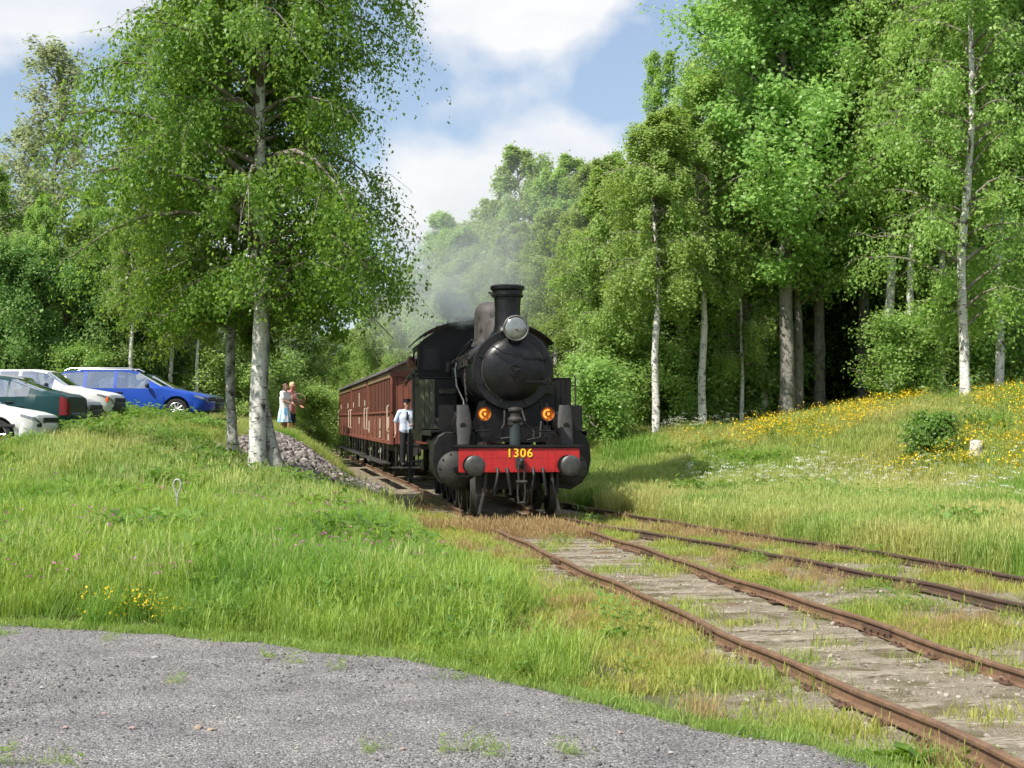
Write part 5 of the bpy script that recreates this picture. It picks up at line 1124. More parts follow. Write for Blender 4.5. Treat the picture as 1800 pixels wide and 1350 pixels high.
def carriage(y_front, length, label, first=False, seed=0, marks=()):
    yc = y_front + length / 2; g = (float(xc(y_front + length)) - float(xc(y_front))) / length; c = empty('railway_carriage', (float((xc(y_front) + xc(y_front + length)) / 2), yc, 0), -math.atan(g), label, 'carriage', 'red brown carriages behind the locomotive')
    Lb = length - 0.7; hw = 1.48; zb, zm, ze = 1.16, 2.02, 3.14
    P = lambda n, m, mat, par=None, bv=0.0, sm=35: m.build(n, mat, par or c, bv, sm)
    m = MB(); m.box((0, 0, (zb + zm) / 2), (2 * hw - .05, Lb - .05, zm - zb)); m.box((0, 0, ze - .02), (2 * hw - .04, Lb - .04, .22)); P('body', m, M_carl)
    m = MB(); m.box((0, 0, 2.5), (2.3, Lb - .6, 1.0)); P('interior', m, M_dark)
    for s in (-1, 1):
        m = MB(); m.box((s * hw, 0, zm + .02), (.06, Lb, .06)); m.box((s * hw, 0, zb + .04), (.05, Lb, .10)); P('waist_rail', m, M_car, None, .004)
        m = MB(); m.box((s * (hw + .005), 0, 3.06), (.05, Lb + .05, .17)); P('letterboard', m, M_lett, None, .004)
        nw = 15
        if s == -1 or True:
            for k in range(nw + 1):
                y = -Lb / 2 + Lb * k / nw; m = MB(); m.box((s * (hw - .02), y, 2.51), (.05, .2 if k in (0, nw) else .17, .95)); P('window_post', m, M_car, None, .004)
            for k in range(nw):
                y = -Lb / 2 + Lb * (k + .5) / nw; m = MB(); m.box((s * (hw - .012), y, 2.51), (.012, Lb / nw - .17, .92)); P('window_pane', m, M_cgl)
        if s == -1:
            for k in range(6):
                y = -Lb / 2 + Lb * k / 5; m = MB(); m.box((s * hw, y * .985, 1.6), (.035, .06, .80)); P('panel_strip', m, M_car)
            for k, (f, z, h) in enumerate(marks):
                m = MB(); m.box((s * (hw + .018), -Lb / 2 + Lb * f, z), (.02, .10, h)); P('cream_marking', m, M_cream)
            for f in (.03, .97):
                m = MB(); m.tube([(s * (hw + .02), -Lb / 2 + Lb * f, 1.5), (s * (hw + .07), -Lb / 2 + Lb * f, 1.52), (s * (hw + .07), -Lb / 2 + Lb * f, 2.2), (s * (hw + .02), -Lb / 2 + Lb * f, 2.22)], .016, 6); P('grab_handle', m, M_cream)
        m = MB(); m.box((s * (hw + .1), 0, .62), (.28, Lb - 1.0, .04)); 
        for k in range(6): m.box((s * (hw + .02), -Lb / 2 + .8 + (Lb - 1.6) * k / 5, .88), (.03, .05, .5))
        P('footboard', m, M_und)
    # ends: vertical boards, with a door and corner posts
    for e in (-1, 1):
        yb = e * Lb / 2
        for k in range(18):
            x = -hw + .02 + (2 * hw - .04) * (k + .5) / 18; top = 3.12
            m = MB(); m.box((x, yb + e * .012, (1.16 + top) / 2), ((2 * hw - .04) / 18 - .012, .03, top - 1.16)); P('end_board', m, M_car, None, .003)
        m = MB()
        for x in (-hw + .03, hw - .03, -.45, .45): m.box((x, yb + e * .04, 2.13), (.09, .05, 1.96))
        m.box((0, yb + e * .04, 3.08), (2 * hw, .06, .14)); P('end_frame', m, M_car, None, .004)
        m = MB(); n_ = 16; m.prism([(-hw, yb, 3.14)] + [(hw, yb, 3.14)] + [(hw - 2 * hw * i / n_, yb, 3.2 + .42 * (1 - (1 - 2 * i / n_) ** 2)) for i in range(n_ + 1)], (0, e * .05, 0)); P('end_arch', m, M_lett)
        for s in (-1, 1):
            m = MB(); m.cyl((s * .875, yb + e * .0, 1.03), (s * .875, yb + e * .32, 1.03), .09, n=14); m.cyl((s * .875, yb + e * .32, 1.03), (s * .875, yb + e * .36, 1.03), .19, n=18); P('buffer', m, M_und)
        m = MB(); m.tube([(-.9, yb + e * .08, 1.3), (-.9, yb + e * .12, 2.9)], .016, 6); m.tube([(.9, yb + e * .08, 1.3), (.9, yb + e * .12, 2.9)], .016, 6); P('grab_handle', m, M_und)
    # roof
    m = MB(); rings = []; xs = np.linspace(-hw - .10, hw + .10, 23); zf = lambda x, o: 3.20 + o + .44 * (1 - (abs(x) / (hw + .10)) ** 2.2)
    for y in (-Lb / 2 - .22, Lb / 2 + .22): rings.append([(x, y, zf(x, 0)) for x in xs] + [(x, y, zf(x, -.045)) for x in xs[::-1]])
    m.loft(rings); rf = P('roof', m, M_crf)
    for k in range(4):
        y = -Lb / 2 + Lb * (k + .5) / 4; m = MB(); m.cyl((0.0, y, 3.60), (0, y, 3.74), .10, n=12); m.cyl((0, y, 3.74), (0, y, 3.79), .17, n=12); P('roof_vent', m, M_und, rf)
    for k in range(5):
        y = -Lb / 2 + Lb * k / 4 * .98 + .05; m = MB(); m.loft([[(x, yy, zf(x, .008)) for x in xs] + [(x, yy, zf(x, -.004)) for x in xs[::-1]] for yy in (y - .02, y + .02)]); P('roof_seam', m, M_crf, rf)
    # running gear
    m = MB(); m.box((0, 0, 1.08), (2.2, Lb - .1, .14))
    for s in (-1, 1): m.box((s * 1.0, 0, .98), (.08, Lb - .2, .22))
    P('underframe', m, M_und)
    for yy in (-Lb * .28, Lb * .28):
        for s in (-1, 1):
            m = MB(); m.lathe([(.05, -.06), (.53, -.06), (.52, -.035), (.49, -.03), (.485, .06), (.38, .065), (.36, .02), (.1, .03), (.1, .10)], (s * .755, yy, .49), (s, 0, 0), 28); P('wheel', m, M_und)
            m = MB(); m.box((s * 1.0, yy, .55), (.14, .24, .24)); m.tube([(s * 1.0, yy - .6, .92), (s * 1.0, yy - .3, .76), (s * 1.0, yy, .70), (s * 1.0, yy + .3, .76), (s * 1.0, yy + .6, .92)], .05, 6); m.box((s * 1.0, yy - .18, .7), (.03, .05, .6)); m.box((s * 1.0, yy + .18, .7), (.03, .05, .6)); P('axlebox', m, M_und)
    return c
car1 = carriage(41.9, 10.1, 'first red brown carriage, directly behind the locomotive', True, 1, ((.40, 1.72, .30), (.40, 1.40, .22), (.06, 1.75, .3), (.06, 1.35, .16), (.94, 1.6, .4)))
car2 = carriage(52.0, 9.9, 'second red brown carriage, between the other two', False, 2, ((.45, 1.8, .25), (.45, 2.55, .5), (.1, 2.4, .2), (.85, 2.4, .2)))
car3 = carriage(61.9, 10.4, 'last red brown carriage at the far end of the train', False, 3, ((.2, 2.4, .2), (.8, 2.4, .2)))

# ------------------------------------------------------------------ parked cars (local: x forward, origin on the ground under the middle)
def paint(name, c, m=0.0): return pm(name, c, 0.42, m, coat=0.12, spec=0.3)
P_white, P_white2 = paint('white_car_paint', (0.74, 0.74, 0.73)), paint('old_white_car_paint', (0.70, 0.70, 0.68))
P_green, P_blue, P_silver = paint('dark_green_car_paint', (0.004, 0.042, 0.044)), paint('blue_car_paint', (0.012, 0.065, 0.40)), paint('silver_car_paint', (0.42, 0.43, 0.44), 0.5)
P_maroon, P_navy, P_dgreen = paint('maroon_car_paint', (0.10, 0.02, 0.03)), paint('navy_car_paint', (0.02, 0.025, 0.07)), paint('bottle_green_car_paint', (0.012, 0.05, 0.05))
M_tyre = pm('tyre_rubber', (0.022, 0.022, 0.022), 0.85, bump=0.1); M_rim = pm('alloy_rim', (0.55, 0.56, 0.57), 0.35, 0.7); M_trim = pm('black_plastic_trim', (0.02, 0.02, 0.021), 0.6)
M_cglass = glass_mat('car_glass', (0.78, 0.84, 0.84), 0.46); M_head = pm('headlight_glass', (0.30, 0.32, 0.33), 0.15, 0.5, spec=0.8); M_tail = pm('tail_light_red', (0.30, 0.012, 0.015), 0.2); M_orange = pm('indicator_orange', (0.75, 0.14, 0.015), 0.25); M_seat = pm('car_seat_cloth', (0.07, 0.07, 0.075), 0.9)
SEDAN = dict(L=4.55, top=[(0, .60), (.06, .72), (.35, .80), (1.2, .94), (1.95, 1.36), (2.35, 1.42), (2.9, 1.42), (3.25, 1.37), (3.95, 1.07), (4.4, 1.03), (4.52, .96), (4.55, .80)], ws=(1.26, 1.92), rs=(3.3, 3.92), win=[(1.62, 2.45), (2.53, 3.22), (3.27, 3.62)], doors=[(1.34, 2.48), (2.5, 3.42)], wf=.85, wr=3.48)
FAST = dict(L=4.55, top=[(0, .60), (.06, .72), (.35, .80), (1.2, .94), (1.95, 1.36), (2.35, 1.42), (2.8, 1.41), (3.2, 1.34), (3.7, 1.16), (4.15, 1.02), (4.42, .99), (4.52, .92), (4.55, .78)], ws=(1.26, 1.92), rs=(3.2, 3.98), win=[(1.62, 2.45), (2.53, 3.15), (3.2, 3.66)], doors=[(1.34, 2.48), (2.5, 3.38)], wf=.85, wr=3.48)
ESTATE = dict(L=4.53, top=[(0, .58), (.05, .70), (.35, .79), (1.2, .95), (1.98, 1.38), (2.4, 1.45), (3.2, 1.45), (3.9, 1.41), (4.12, 1.34), (4.42, 1.0), (4.5, .9), (4.53, .75)], ws=(1.27, 1.95), rs=(4.1, 4.38), win=[(1.62, 2.5), (2.58, 3.34), (3.42, 4.02)], doors=[(1.34, 2.54), (2.56, 3.45)], wf=.84, wr=3.42)
HATCH = dict(L=4.2, top=[(0, .60), (.05, .74), (.3, .82), (1.15, .96), (1.75, 1.36), (2.1, 1.41), (2.9, 1.41), (3.5, 1.34), (4.0, 1.0), (4.15, .92), (4.2, .75)], ws=(1.2, 1.72), rs=(3.5, 3.95), win=[(1.5, 2.35), (2.43, 3.1), (3.16, 3.55)], doors=[(1.25, 2.38), (2.4, 3.2)], wf=.8, wr=3.25)
def car(spec, paintm, loc, rz, label, spokes=10, trim=False, indicator=None, tail=None, rails=False, bumper=None, bodykit=True):
    S = spec; L = S['L']; c = empty('parked_car', loc, rz, label, 'car', 'parked cars on the bank')
    st = set(np.round(np.arange(0, L + .001, .14), 3)) | {0.03, .08, L, L - .03, L - .08}
    for a in (S['wf'], S['wr']): st |= set(np.round(a + .37 * np.cos(np.linspace(0, math.pi, 13)), 3))
    keyx = list(S['ws']) + list(S['rs']) + [x for w in S['win'] + S['doors'] for x in w] + [.36, L - .17]
    st = sorted(s for s in st if 0 <= s <= L and min(abs(s - k) for k in keyx) > .035); st = sorted(st + keyx)
    tx, tz = zip(*S['top']); lerp = lambda a, b, t: a + (b - a) * t
    def section(x):
        z = float(np.interp(x, tx, tz)); w = float(np.interp(x, [0, .05, .15, .5, 1.5, L - 1.2, L - .4, L - .12, L - .03, L], [.52, .66, .76, .83, .86, .855, .83, .77, .70, .60]))
        belt = .90 + .03 * x / L; b = min(belt, z - .055); m = float(np.clip((z - belt - .03) / .36, 0, 1)); wt = lerp(w * .90, .60, m); te = lerp(z - .022, z - .06, m)
        zl = .24 + .10 * max(0, (abs(x - L / 2) - L * .36) / (L * .14)) ** 2
        P = [(w * .92, zl), (w * .985, zl + .11), (w, .50), (w * .992, max(.66, min(.74, b - .05)) if b > .72 else b - .06), (w * .965, b)]
        P += [(lerp(w * .965, wt, q), lerp(b, te, q)) for q in (.34, .67, 1.0)] + [(wt * .86, lerp(te, z, .75)), (wt * .45, z - .002), (0.0, z + .003)]
        for a in (S['wf'], S['wr']):
            d = abs(x - a)
            if d < .368:
                az = .30 + math.sqrt(max(0, .372 ** 2 - d * d)); P = [(y, max(q, az + .014 * i)) if i < 4 else (y, q) for i, (y, q) in enumerate(P)]
        return P
    secs = [section(x) for x in st]; NR = len(secs[0]); parts = {}
    def cls(x, j):
        for a, b in S['win']:
            if a < x < b and 4 <= j < 7: return 'window'
        if S['ws'][0] < x < S['ws'][1] and j >= 7: return 'windscreen'
        if S['rs'][0] < x < S['rs'][1] and j >= 7: return 'rear_window'
        for k, (a, b) in enumerate(S['doors']):
            if a < x < b and 1 <= j < 4: return ('front_door', 'rear_door')[k]
        if x < .36 and j == 3: return 'headlight'
        if x > L - .17 and j in (2, 3): return 'tail_light'
        return 'body'
    for s in (-1, 1):
        for i in range(len(st) - 1):
            for j in range(NR - 1):
                k = cls((st[i] + st[i + 1]) / 2, j); key = (k, s) if k in ('window', 'front_door', 'rear_door', 'headlight', 'tail_light') else (k, 0)
                if k == 'window':
                    wi = [n for n, (a, b) in enumerate(S['win']) if a < (st[i] + st[i + 1]) / 2 < b][0]; key = (k, s * (wi + 1))
                q = []
                for ii, jj in ((i, j), (i + 1, j), (i + 1, j + 1), (i, j + 1)):
                    x = st[ii]; y, z = secs[ii][jj]
                    if k.endswith('door'):
                        a, b = S['doors'][0 if k[0] == 'f' else 1]
                        if x == a: x += .006
                        if x == b: x -= .006
                        if jj == 1: z += .006
                        if jj == 4: z -= .004
                        y += .001
                    if k in ('window', 'windscreen', 'rear_window'): y *= .992; z -= .004
                    if k in ('headlight', 'tail_light'): y += .006; x += -.006 if x < 1 else .006
                    q.append(Vector((L / 2 - x, s * y, z)))
                m = parts.setdefault(key, MB()); m.add(q, [(0, 1, 2, 3)])
    for ii in (0, len(st) - 1):
        ring = [Vector((L / 2 - st[ii], y, z)) for y, z in secs[ii]] + [Vector((L / 2 - st[ii], -y, z)) for y, z in reversed(secs[ii][:-1])]
        parts[('body', 0)].add(ring, [tuple(range(len(ring)))])
    matof = dict(body=paintm, window=M_cglass, windscreen=M_cglass, rear_window=M_cglass, front_door=paintm, rear_door=paintm, headlight=M_head, tail_light=M_tail)
    for (k, s), m in parts.items():
        bm = bmesh.new(); vv = [bm.verts.new(v) for v in m.v]
        for f in m.f:
            try: bm.faces.new([vv[i] for i in f])
            except ValueError: pass
        bmesh.ops.remove_doubles(bm, verts=bm.verts, dist=0.0008); bmesh.ops.recalc_face_normals(bm, faces=bm.faces)
        me = bpy.data.meshes.new(k); bm.to_mesh(me); bm.free(); me.polygons.foreach_set('use_smooth', [True] * len(me.polygons)); me.set_sharp_from_angle(angle=R(32)); me.materials.append(matof[k]); o = link(k, me, None, c)
        if k.endswith('door'):
            a, b = S['doors'][0 if k[0] == 'f' else 1]; h = MB(); h.box((L / 2 - b + .14, s * .862, .80), (.17, .03, .03)); h.build('handle', M_trim, o, .006)
    # bumpers
    for e, x0 in ((1, 0), (-1, L)):
        rings = []
        for t in np.linspace(-1, 1, 15):
            y = .80 * t; xx = x0 + e * (.34 * abs(t) ** 4 - .05); ca = 1
            rings.append([(L / 2 - (xx + e * dx), y, z) for dx, z in ((.10, .26), (.0, .30), (-.015, .40), (-.01, .52), (.02, .56), (.10, .56))])
        m = MB(); m.loft(rings); m.build('bumper', bumper or paintm, c, smooth=60)
    if trim:
        for s in (-1, 1):
            m = MB(); m.box((0, s * .862, .50), (L - .9, .022, .065)); m.box((L / 2 - .03, 0, .50), (.06, 1.30, .065)); m.build('trim_strip', M_trim, c, .006)
    # wheels
    for xw in (S['wf'], S['wr']):
        for s in (-1, 1):
            cx, y0 = L / 2 - xw, s * .80; m = MB(); m.lathe([(.20, -.09), (.27, -.10), (.305, -.085), (.312, -.04), (.312, .02), (.30, .045), (.26, .055), (.205, .04)], (cx, y0, .31), (0, s, 0), 32, False); w = m.build('wheel', M_tyre, c)
            m = MB(); m.lathe([(.21, -.08), (.212, .04), (.20, .046), (.19, .03), (.185, -.02)], (cx, y0, .31), (0, s, 0), 28, False); m.cyl((cx, y0, .31), (cx, y0 + s * .04, .31), .055, n=12)
            for i in range(spokes):
                t = 6.2832 * i / spokes; m.tube([(cx + .03 * math.cos(t), y0 + s * .03, .31 + .03 * math.sin(t)), (cx + .195 * math.cos(t), y0 + s * .028, .31 + .195 * math.sin(t))], [.02, .026], 6)
            m.build('rim', M_rim, w)
            m = MB(); m.cyl((cx, y0 - s * .10, .31), (cx, y0 - s * .12, .31), .38, n=24); m.build('wheel_arch_liner', M_dark, c)
    # mirrors
    for s in (-1, 1):
        m = MB(); m.ball((L / 2 - 1.62, s * .95, .98), (.06, .10, .07), 12, 8); m.tube([(L / 2 - 1.60, s * .80, .93), (L / 2 - 1.60, s * .92, .96)], .02, 6); m.build('mirror', M_trim, c)
    # seats, dashboard, floor
    m = MB(); m.box((0, 0, .34), (L - .5, 1.36, .16)); m.box((L / 2 - 1.45, 0, .80), (.35, 1.36, .14)); m.build('floor_pan', M_dark, c)
    for x, ys in ((L / 2 - 2.35, (-.36, .36)), (L / 2 - 3.25, (-.38, .38))):
        for y in ys:
            m = MB(); m.box((x + .12, y, .52), (.5, .5, .16)); m.box((x - .14, y, .80), (.14, .5, .56), (0, R(-10), 0)); m.box((x - .20, y, 1.16), (.10, .26, .16)); m.build('seat', M_seat, c, .03)
    if rails:
        for s in (-1, 1):
            m = MB(); m.tube([(L / 2 - 2.0, s * .56, 1.40), (L / 2 - 2.15, s * .57, 1.475), (L / 2 - 3.8, s * .57, 1.475), (L / 2 - 3.98, s * .56, 1.40)], .018, 6); m.build('roof_rail', M_rim, c)
    if indicator is not None:
        for s in (-1, 1):
            m = MB(); m.box((L / 2 - indicator[0], s * indicator[1], indicator[2]), (.12, .10, .12)); m.build('indicator', M_orange, c, .01)
    m = MB(); m.box((L / 2 + .02, 0, .62), (.03, .9, .10)); m.build('grille', M_trim, c, .006)
    return c
def carloc(px_front, Y, L, face=1):
    """place a car whose right-hand end appears at px_front"""
    X = (px_front - 900) / FPX * Y - L / 2; zz = float(zt(X, Y - .5) + zt(X + 1.3, Y) + zt(X - 1.3, Y)) / 3
    return Vector((X, Y, zz - 0.0))
c = carloc(92, 33.2, 4.55); car(SEDAN, P_white, c, R(-3), 'white saloon car with black side strip, nearest the camera at far left', 5, True)
c = carloc(140, 35.6, 4.55); car(FAST, P_green, c, R(180 - 3), 'dark green saloon with red tail light, between the white cars', 8, False)
c = carloc(170, 37.4, 4.2); car(HATCH, P_silver, c, R(-2), 'silver car with orange indicator and black bumper beside the green saloon', 8, False, (.18, .70, .58), bumper=M_trim)
c = carloc(212, 40.0, 4.2); car(HATCH, P_white2, c, R(-2), 'white hatchback with orange indicator next to the blue estate', 8, False, (.14, .70, .62), bumper=M_trim)
c = carloc(371, 43.4, 4.53); car(ESTATE, P_blue, c, R(2), 'bright blue estate car with roof rails on the bank', 10, False, None, rails=True)
c = carloc(388, 46.2, 4.55); car(FAST, P_dgreen, c, R(-2), 'dark green car mostly hidden behind the blue estate', 8)
c = carloc(140, 47.6, 4.53); car(ESTATE, P_maroon, c, R(-2), 'maroon car whose roof shows behind the white hatchback', 8, rails=True)
c = carloc(232, 49.6, 4.53); car(ESTATE, P_navy, c, R(-2), 'navy blue car partly seen behind the blue estate', 8)
c = carloc(14, 50.5, 4.2); car(HATCH, P_white2, c, R(-2), 'white car roof at the far left behind the others', 8)

# ------------------------------------------------------------------ people
M_skin = pm('skin', (0.50, 0.29, 0.21), 0.6, col2=(0.44, 0.24, 0.17), vs=6); M_skin2 = pm('sunburnt_skin', (0.52, 0.24, 0.17), 0.6, col2=(0.45, 0.2, 0.14), vs=6)
M_shirt = pm('pale_blue_shirt', (0.58, 0.66, 0.78), 0.8, col2=(0.50, 0.58, 0.70), vs=5, bump=0.2, bs=8); M_trou = pm('black_trousers', (0.014, 0.014, 0.018), 0.8); M_cap = pm('uniform_cap', (0.012, 0.013, 0.018), 0.6)
M_wtop = pm('white_cotton', (0.78, 0.78, 0.77), 0.85); M_skirt = pm('blue_white_skirt', (0.16, 0.42, 0.68), 0.85, col2=(0.75, 0.79, 0.82), vs=7, stretch=(1.2, 1.2, .25), lo=.5, hi=.56); M_pink = pm('pink_shirt', (0.62, 0.26, 0.25), 0.85, col2=(0.68, 0.38, 0.36), vs=9, lo=.45, hi=.55); M_short = pm('navy_shorts', (0.02, 0.03, 0.07), 0.85)
M_brown = pm('brown_hair', (0.10, 0.05, 0.03), 0.6, col2=(0.16, 0.08, 0.045), vs=20); M_blond = pm('fair_hair', (0.52, 0.36, 0.20), 0.6, col2=(0.62, 0.46, 0.28), vs=20); M_camo = pm('patterned_shirt', (0.30, 0.28, 0.22), 0.85, col2=(0.07, 0.075, 0.05), vs=16, lo=.46, hi=.54); M_straw = pm('straw_basket', (0.42, 0.30, 0.19), 0.85, col2=(0.30, 0.2, 0.12), vs=30); M_shoe = pm('shoe_leather', (0.02, 0.018, 0.016), 0.5)
def blob(name, tubes, balls, mat, parent, voxel=0.012):
    m = MB()
    for p, r in tubes:
        m.tube(p, r, 12)
        for e in (0, -1): m.ball(p[e], (r if isinstance(r, (int, float)) else r[e]) * .99, 10, 7)
    for cc, r in balls: m.ball(cc, r, 14, 9)
    o = m.build(name, mat, parent, smooth=180)
    md = o.modifiers.new('fuse', 'REMESH'); md.mode = 'VOXEL'; md.voxel_size = voxel; md.use_smooth_shade = True
    sm = o.modifiers.new('soften', 'SMOOTH'); sm.factor = 0.5; sm.iterations = 3
    return o
def hand(w, d, side, curl=0.5):
    """palm and five fingers from wrist w in direction d; side = direction of the thumb"""
    w, d, sd = Vector(w), Vector(d).normalized(), Vector(side).normalized(); nrm = d.cross(sd).normalized(); T = [([w, w + d * .045, w + d * .085], [.026, .034, .03])]; T.append(([w + d * .03 - sd * .012, w + d * .085 - sd * .022], [.026, .022]))
    for k, (off, ln) in enumerate(((.03, .07), (.01, .08), (-.01, .075), (-.03, .058))):
        b = w + d * .085 + sd * off; m1 = b + d * ln * .45 + nrm * .012 * curl; m2 = m1 + d * ln * .3 + nrm * .022 * curl; T.append(([b, m1, m2, m2 + d * ln * .2 + nrm * .02 * curl], [.0105, .0098, .009, .008]))
    b = w + d * .025 + sd * .028; T.append(([b, b + d * .03 + sd * .022, b + d * .065 + sd * .026 + nrm * .01], [.013, .011, .009])); return T
def person(label, loc, rz, J, skin=M_skin, scale=1.0):
    """J: joint dictionary; faces local -y"""
    o = empty('person', loc, rz, label, 'person'); o.scale = (scale,) * 3; T = []; hd = Vector(J['head']); up = Vector(J.get('up', (0, 0, 1))).normalized(); fw = Vector(J.get('face', (0, -1, 0))).normalized(); sdv = fw.cross(up).normalized()
    for s in ('L', 'R'):
        T.append(([J['hip' + s], J['kne' + s], J['ank' + s]], [.085, .058, .040])); a = Vector(J['ank' + s]); T.append(([a, a + Vector((0, -.03, -.05)), a + Vector((0, -.14, -.055))], [.04, .04, .032]))
        T.append(([J['sho' + s], J['elb' + s], J['wri' + s]], [.052, .041, .029])); d = Vector(J['wri' + s]) - Vector(J['elb' + s]); T += hand(J['wri' + s], d, J.get('thumb', (0, -1, 0)), .9)
    hip = (Vector(J['hipL']) + Vector(J['hipR'])) / 2; che = (Vector(J['shoL']) + Vector(J['shoR'])) / 2
    for k in (-1, 1):
        sx = (Vector(J['shoL']) - Vector(J['shoR'])).normalized() * .07 * k; T.append(([hip + sx, hip + (che - hip) * .35 + sx * .85, hip + (che - hip) * .72 + sx, che + sx * 1.1], [.115, .10, .115, .07]))
    T.append(([J['shoL'], che, J['shoR']], [.055, .07, .055])); T.append(([che, che + (hd - che) * .45, hd - up * .04], [.062, .052, .055]))
    blob('body', T, [(hd, (.075, .092, .112)), (hd + fw * .092 - up * .012, (.015, .02, .024)), (hd + sdv * .076, (.012, .024, .032)), (hd - sdv * .076, (.012, .024, .032)), (hd - up * .075 + fw * .045, (.042, .042, .035))], skin, o, 0.009)
    m = MB()
    for k in (-1, 1): m.ball(hd + fw * .082 + sdv * .032 * k + up * .012, .011, 8, 6)
    m.build('eyes', M_cap, o)
    m = MB(); m.tube([hd + fw * .088 - up * .052 - sdv * .022, hd + fw * .094 - up * .054, hd + fw * .088 - up * .052 + sdv * .022], .006, 6); m.build('mouth', pm('lips', (.35, .12, .1), .6) if 'lips' not in bpy.data.materials else bpy.data.materials['lips'], o)
    return o, hd, hip, che, up, fw
STAND = dict(hipL=(-.09, 0, .93), hipR=(.09, 0, .93), kneL=(-.10, -.01, .51), kneR=(.10, -.01, .51), ankL=(-.10, .03, .08), ankR=(.10, .03, .08), shoL=(-.19, 0, 1.43), shoR=(.19, 0, 1.43), elbL=(-.26, .03, 1.14), elbR=(.26, .03, 1.14), wriL=(-.27, -.04, .90), wriR=(.27, -.04, .90), head=(0, -.02, 1.66))
def shirt(o, J, hip, che, mat, sleeve=.6, drop=.02, fat=.022):
    T = []
    for k in (-1, 1):
        sx = (Vector(J['shoL']) - Vector(J['shoR'])).normalized() * .07 * k; b = hip + Vector((0, 0, drop)); T.append(([b + sx, b + (che - b) * .35 + sx * .9, b + (che - b) * .72 + sx, che + sx * 1.1], [.115 + fat, .105 + fat, .118 + fat, .075 + fat * .6]))
    T.append(([J['shoL'], che, J['shoR']], [.057 + fat * .7, .078, .057 + fat * .7]))
    for s in ('L', 'R'):
        a, b = Vector(J['sho' + s]), Vector(J['elb' + s]); T.append(([a, a + (b - a) * sleeve, a + (b - a) * min(1.0, sleeve + .1)], [.058 + fat * .6, .054 + fat * .6, .056 + fat * .6]))
    return blob('shirt', T, [], mat, o, .014)
def trousers(o, J, hip, mat, full=True, fat=.016):
    T = []
    for s in ('L', 'R'):
        h, k, a = Vector(J['hip' + s]), Vector(J['kne' + s]), Vector(J['ank' + s]); T.append(([h + Vector((0, 0, .06)), h, k, a + Vector((0, 0, .0))], [.10, .095 + fat, .065 + fat, .05 + fat]) if full else ([h + Vector((0, 0, .06)), h, h + (k - h) * .85], [.10, .10 + fat, .085 + fat]))
    T.append(([Vector(J['hipL']) + Vector((0, 0, .05)), Vector(J['hipR']) + Vector((0, 0, .05))], .115)); return blob('trousers' if full else 'shorts', T, [], mat, o, .014)
def shoes(o, J):
    for s in ('L', 'R'):
        a = Vector(J['ank' + s]); m = MB(); m.tube([a + Vector((0, .05, -.03)), a + Vector((0, -.04, -.03)), a + Vector((0, -.13, -.045)), a + Vector((0, -.18, -.05))], [.042, .048, .044, .028], 10); m.build('shoe', M_shoe, o, smooth=80)
def hair(o, hd, up, fw, mat, long=False):
    b = [(hd + up * .032 - fw * .018, (.083, .095, .10)), (hd - fw * .045, (.075, .06, .10))]; t = []
    if long: b.append((hd - fw * .05 - up * .10, (.075, .05, .10)))
    return blob('hair', t, b, mat, o, .012)
# guard standing on the carriage step
c1m = car1.matrix_world if False else Matrix.Translation(car1.location) @ Euler(car1.rotation_euler).to_matrix().to_4x4()
J = dict(STAND); J.update(elbL=(-.30, .06, 1.16), wriL=(-.30, .0, .90), elbR=(.25, -.06, 1.18), wriR=(.12, -.24, 1.10), face=(.25, -1, -.12), head=(0.0, -.04, 1.655))
gp = at(715, 737, 41.2); o, hd, hip, che, up, fw = person('railway guard in pale blue shirt, dark tie and cap beside the first carriage', (gp.x, gp.y, 0.60), R(10), J)
trousers(o, J, hip, M_trou); shirt(o, J, hip, che, M_shirt, .75); shoes(o, J)
m = MB(); m.lathe([(.098, 0), (.10, .035), (.115, .06), (.118, .075), (.0, .085)], hd + Vector((0, .0, .045)), (0, .05, 1), 22); m.prism([(hd.x - .07, hd.y - .07, hd.z + .045), (hd.x + .07, hd.y - .07, hd.z + .045), (hd.x + .05, hd.y - .135, hd.z + .028), (hd.x - .05, hd.y - .135, hd.z + .028)], (0, 0, .01)); m.build('cap', M_cap, o)
m = MB(); m.prism([(-.02, -.135, 1.44), (.02, -.135, 1.44), (.03, -.150, 1.24), (0, -.150, 1.19), (-.03, -.150, 1.24)], (0, -.012, 0)); m.build('tie', M_cap, o)
hair(o, hd - Vector((0, 0, .03)), up, fw, M_brown)
m = MB(); m.box((gp.x - 0.02, gp.y + .02, 0.545), (.75, .42, .03)); m.box((gp.x - .3, gp.y + .18, .82), (.03, .03, .52)); m.box((gp.x + .3, gp.y + .18, .82), (.03, .03, .52)); stp = m.build('carriage_step', M_und, None, .004)
stp.parent = car1; stp.matrix_parent_inverse = c1m.inverted()
# driver leaning out of the cab
J = dict(STAND); J.update(head=(0.02, -.32, 1.58), shoL=(-.18, -.16, 1.40), shoR=(.18, -.16, 1.40), elbL=(-.30, -.34, 1.22), wriL=(-.10, -.40, 1.14), elbR=(.26, -.36, 1.22), wriR=(.08, -.42, 1.15), face=(.8, -.6, 0))
dp = Vector(LO.location) + Euler(LO.rotation_euler).to_matrix() @ Vector((-1.27, 7.15, 1.56))
o, hd, hip, che, up, fw = person('engine driver in patterned shirt leaning out of the cab', dp, R(-90) + LO.rotation_euler.z, J, M_skin2)
shirt(o, J, hip, che, M_camo, .95); trousers(o, J, hip, M_trou); shoes(o, J); hair(o, hd, up, fw, M_brown)
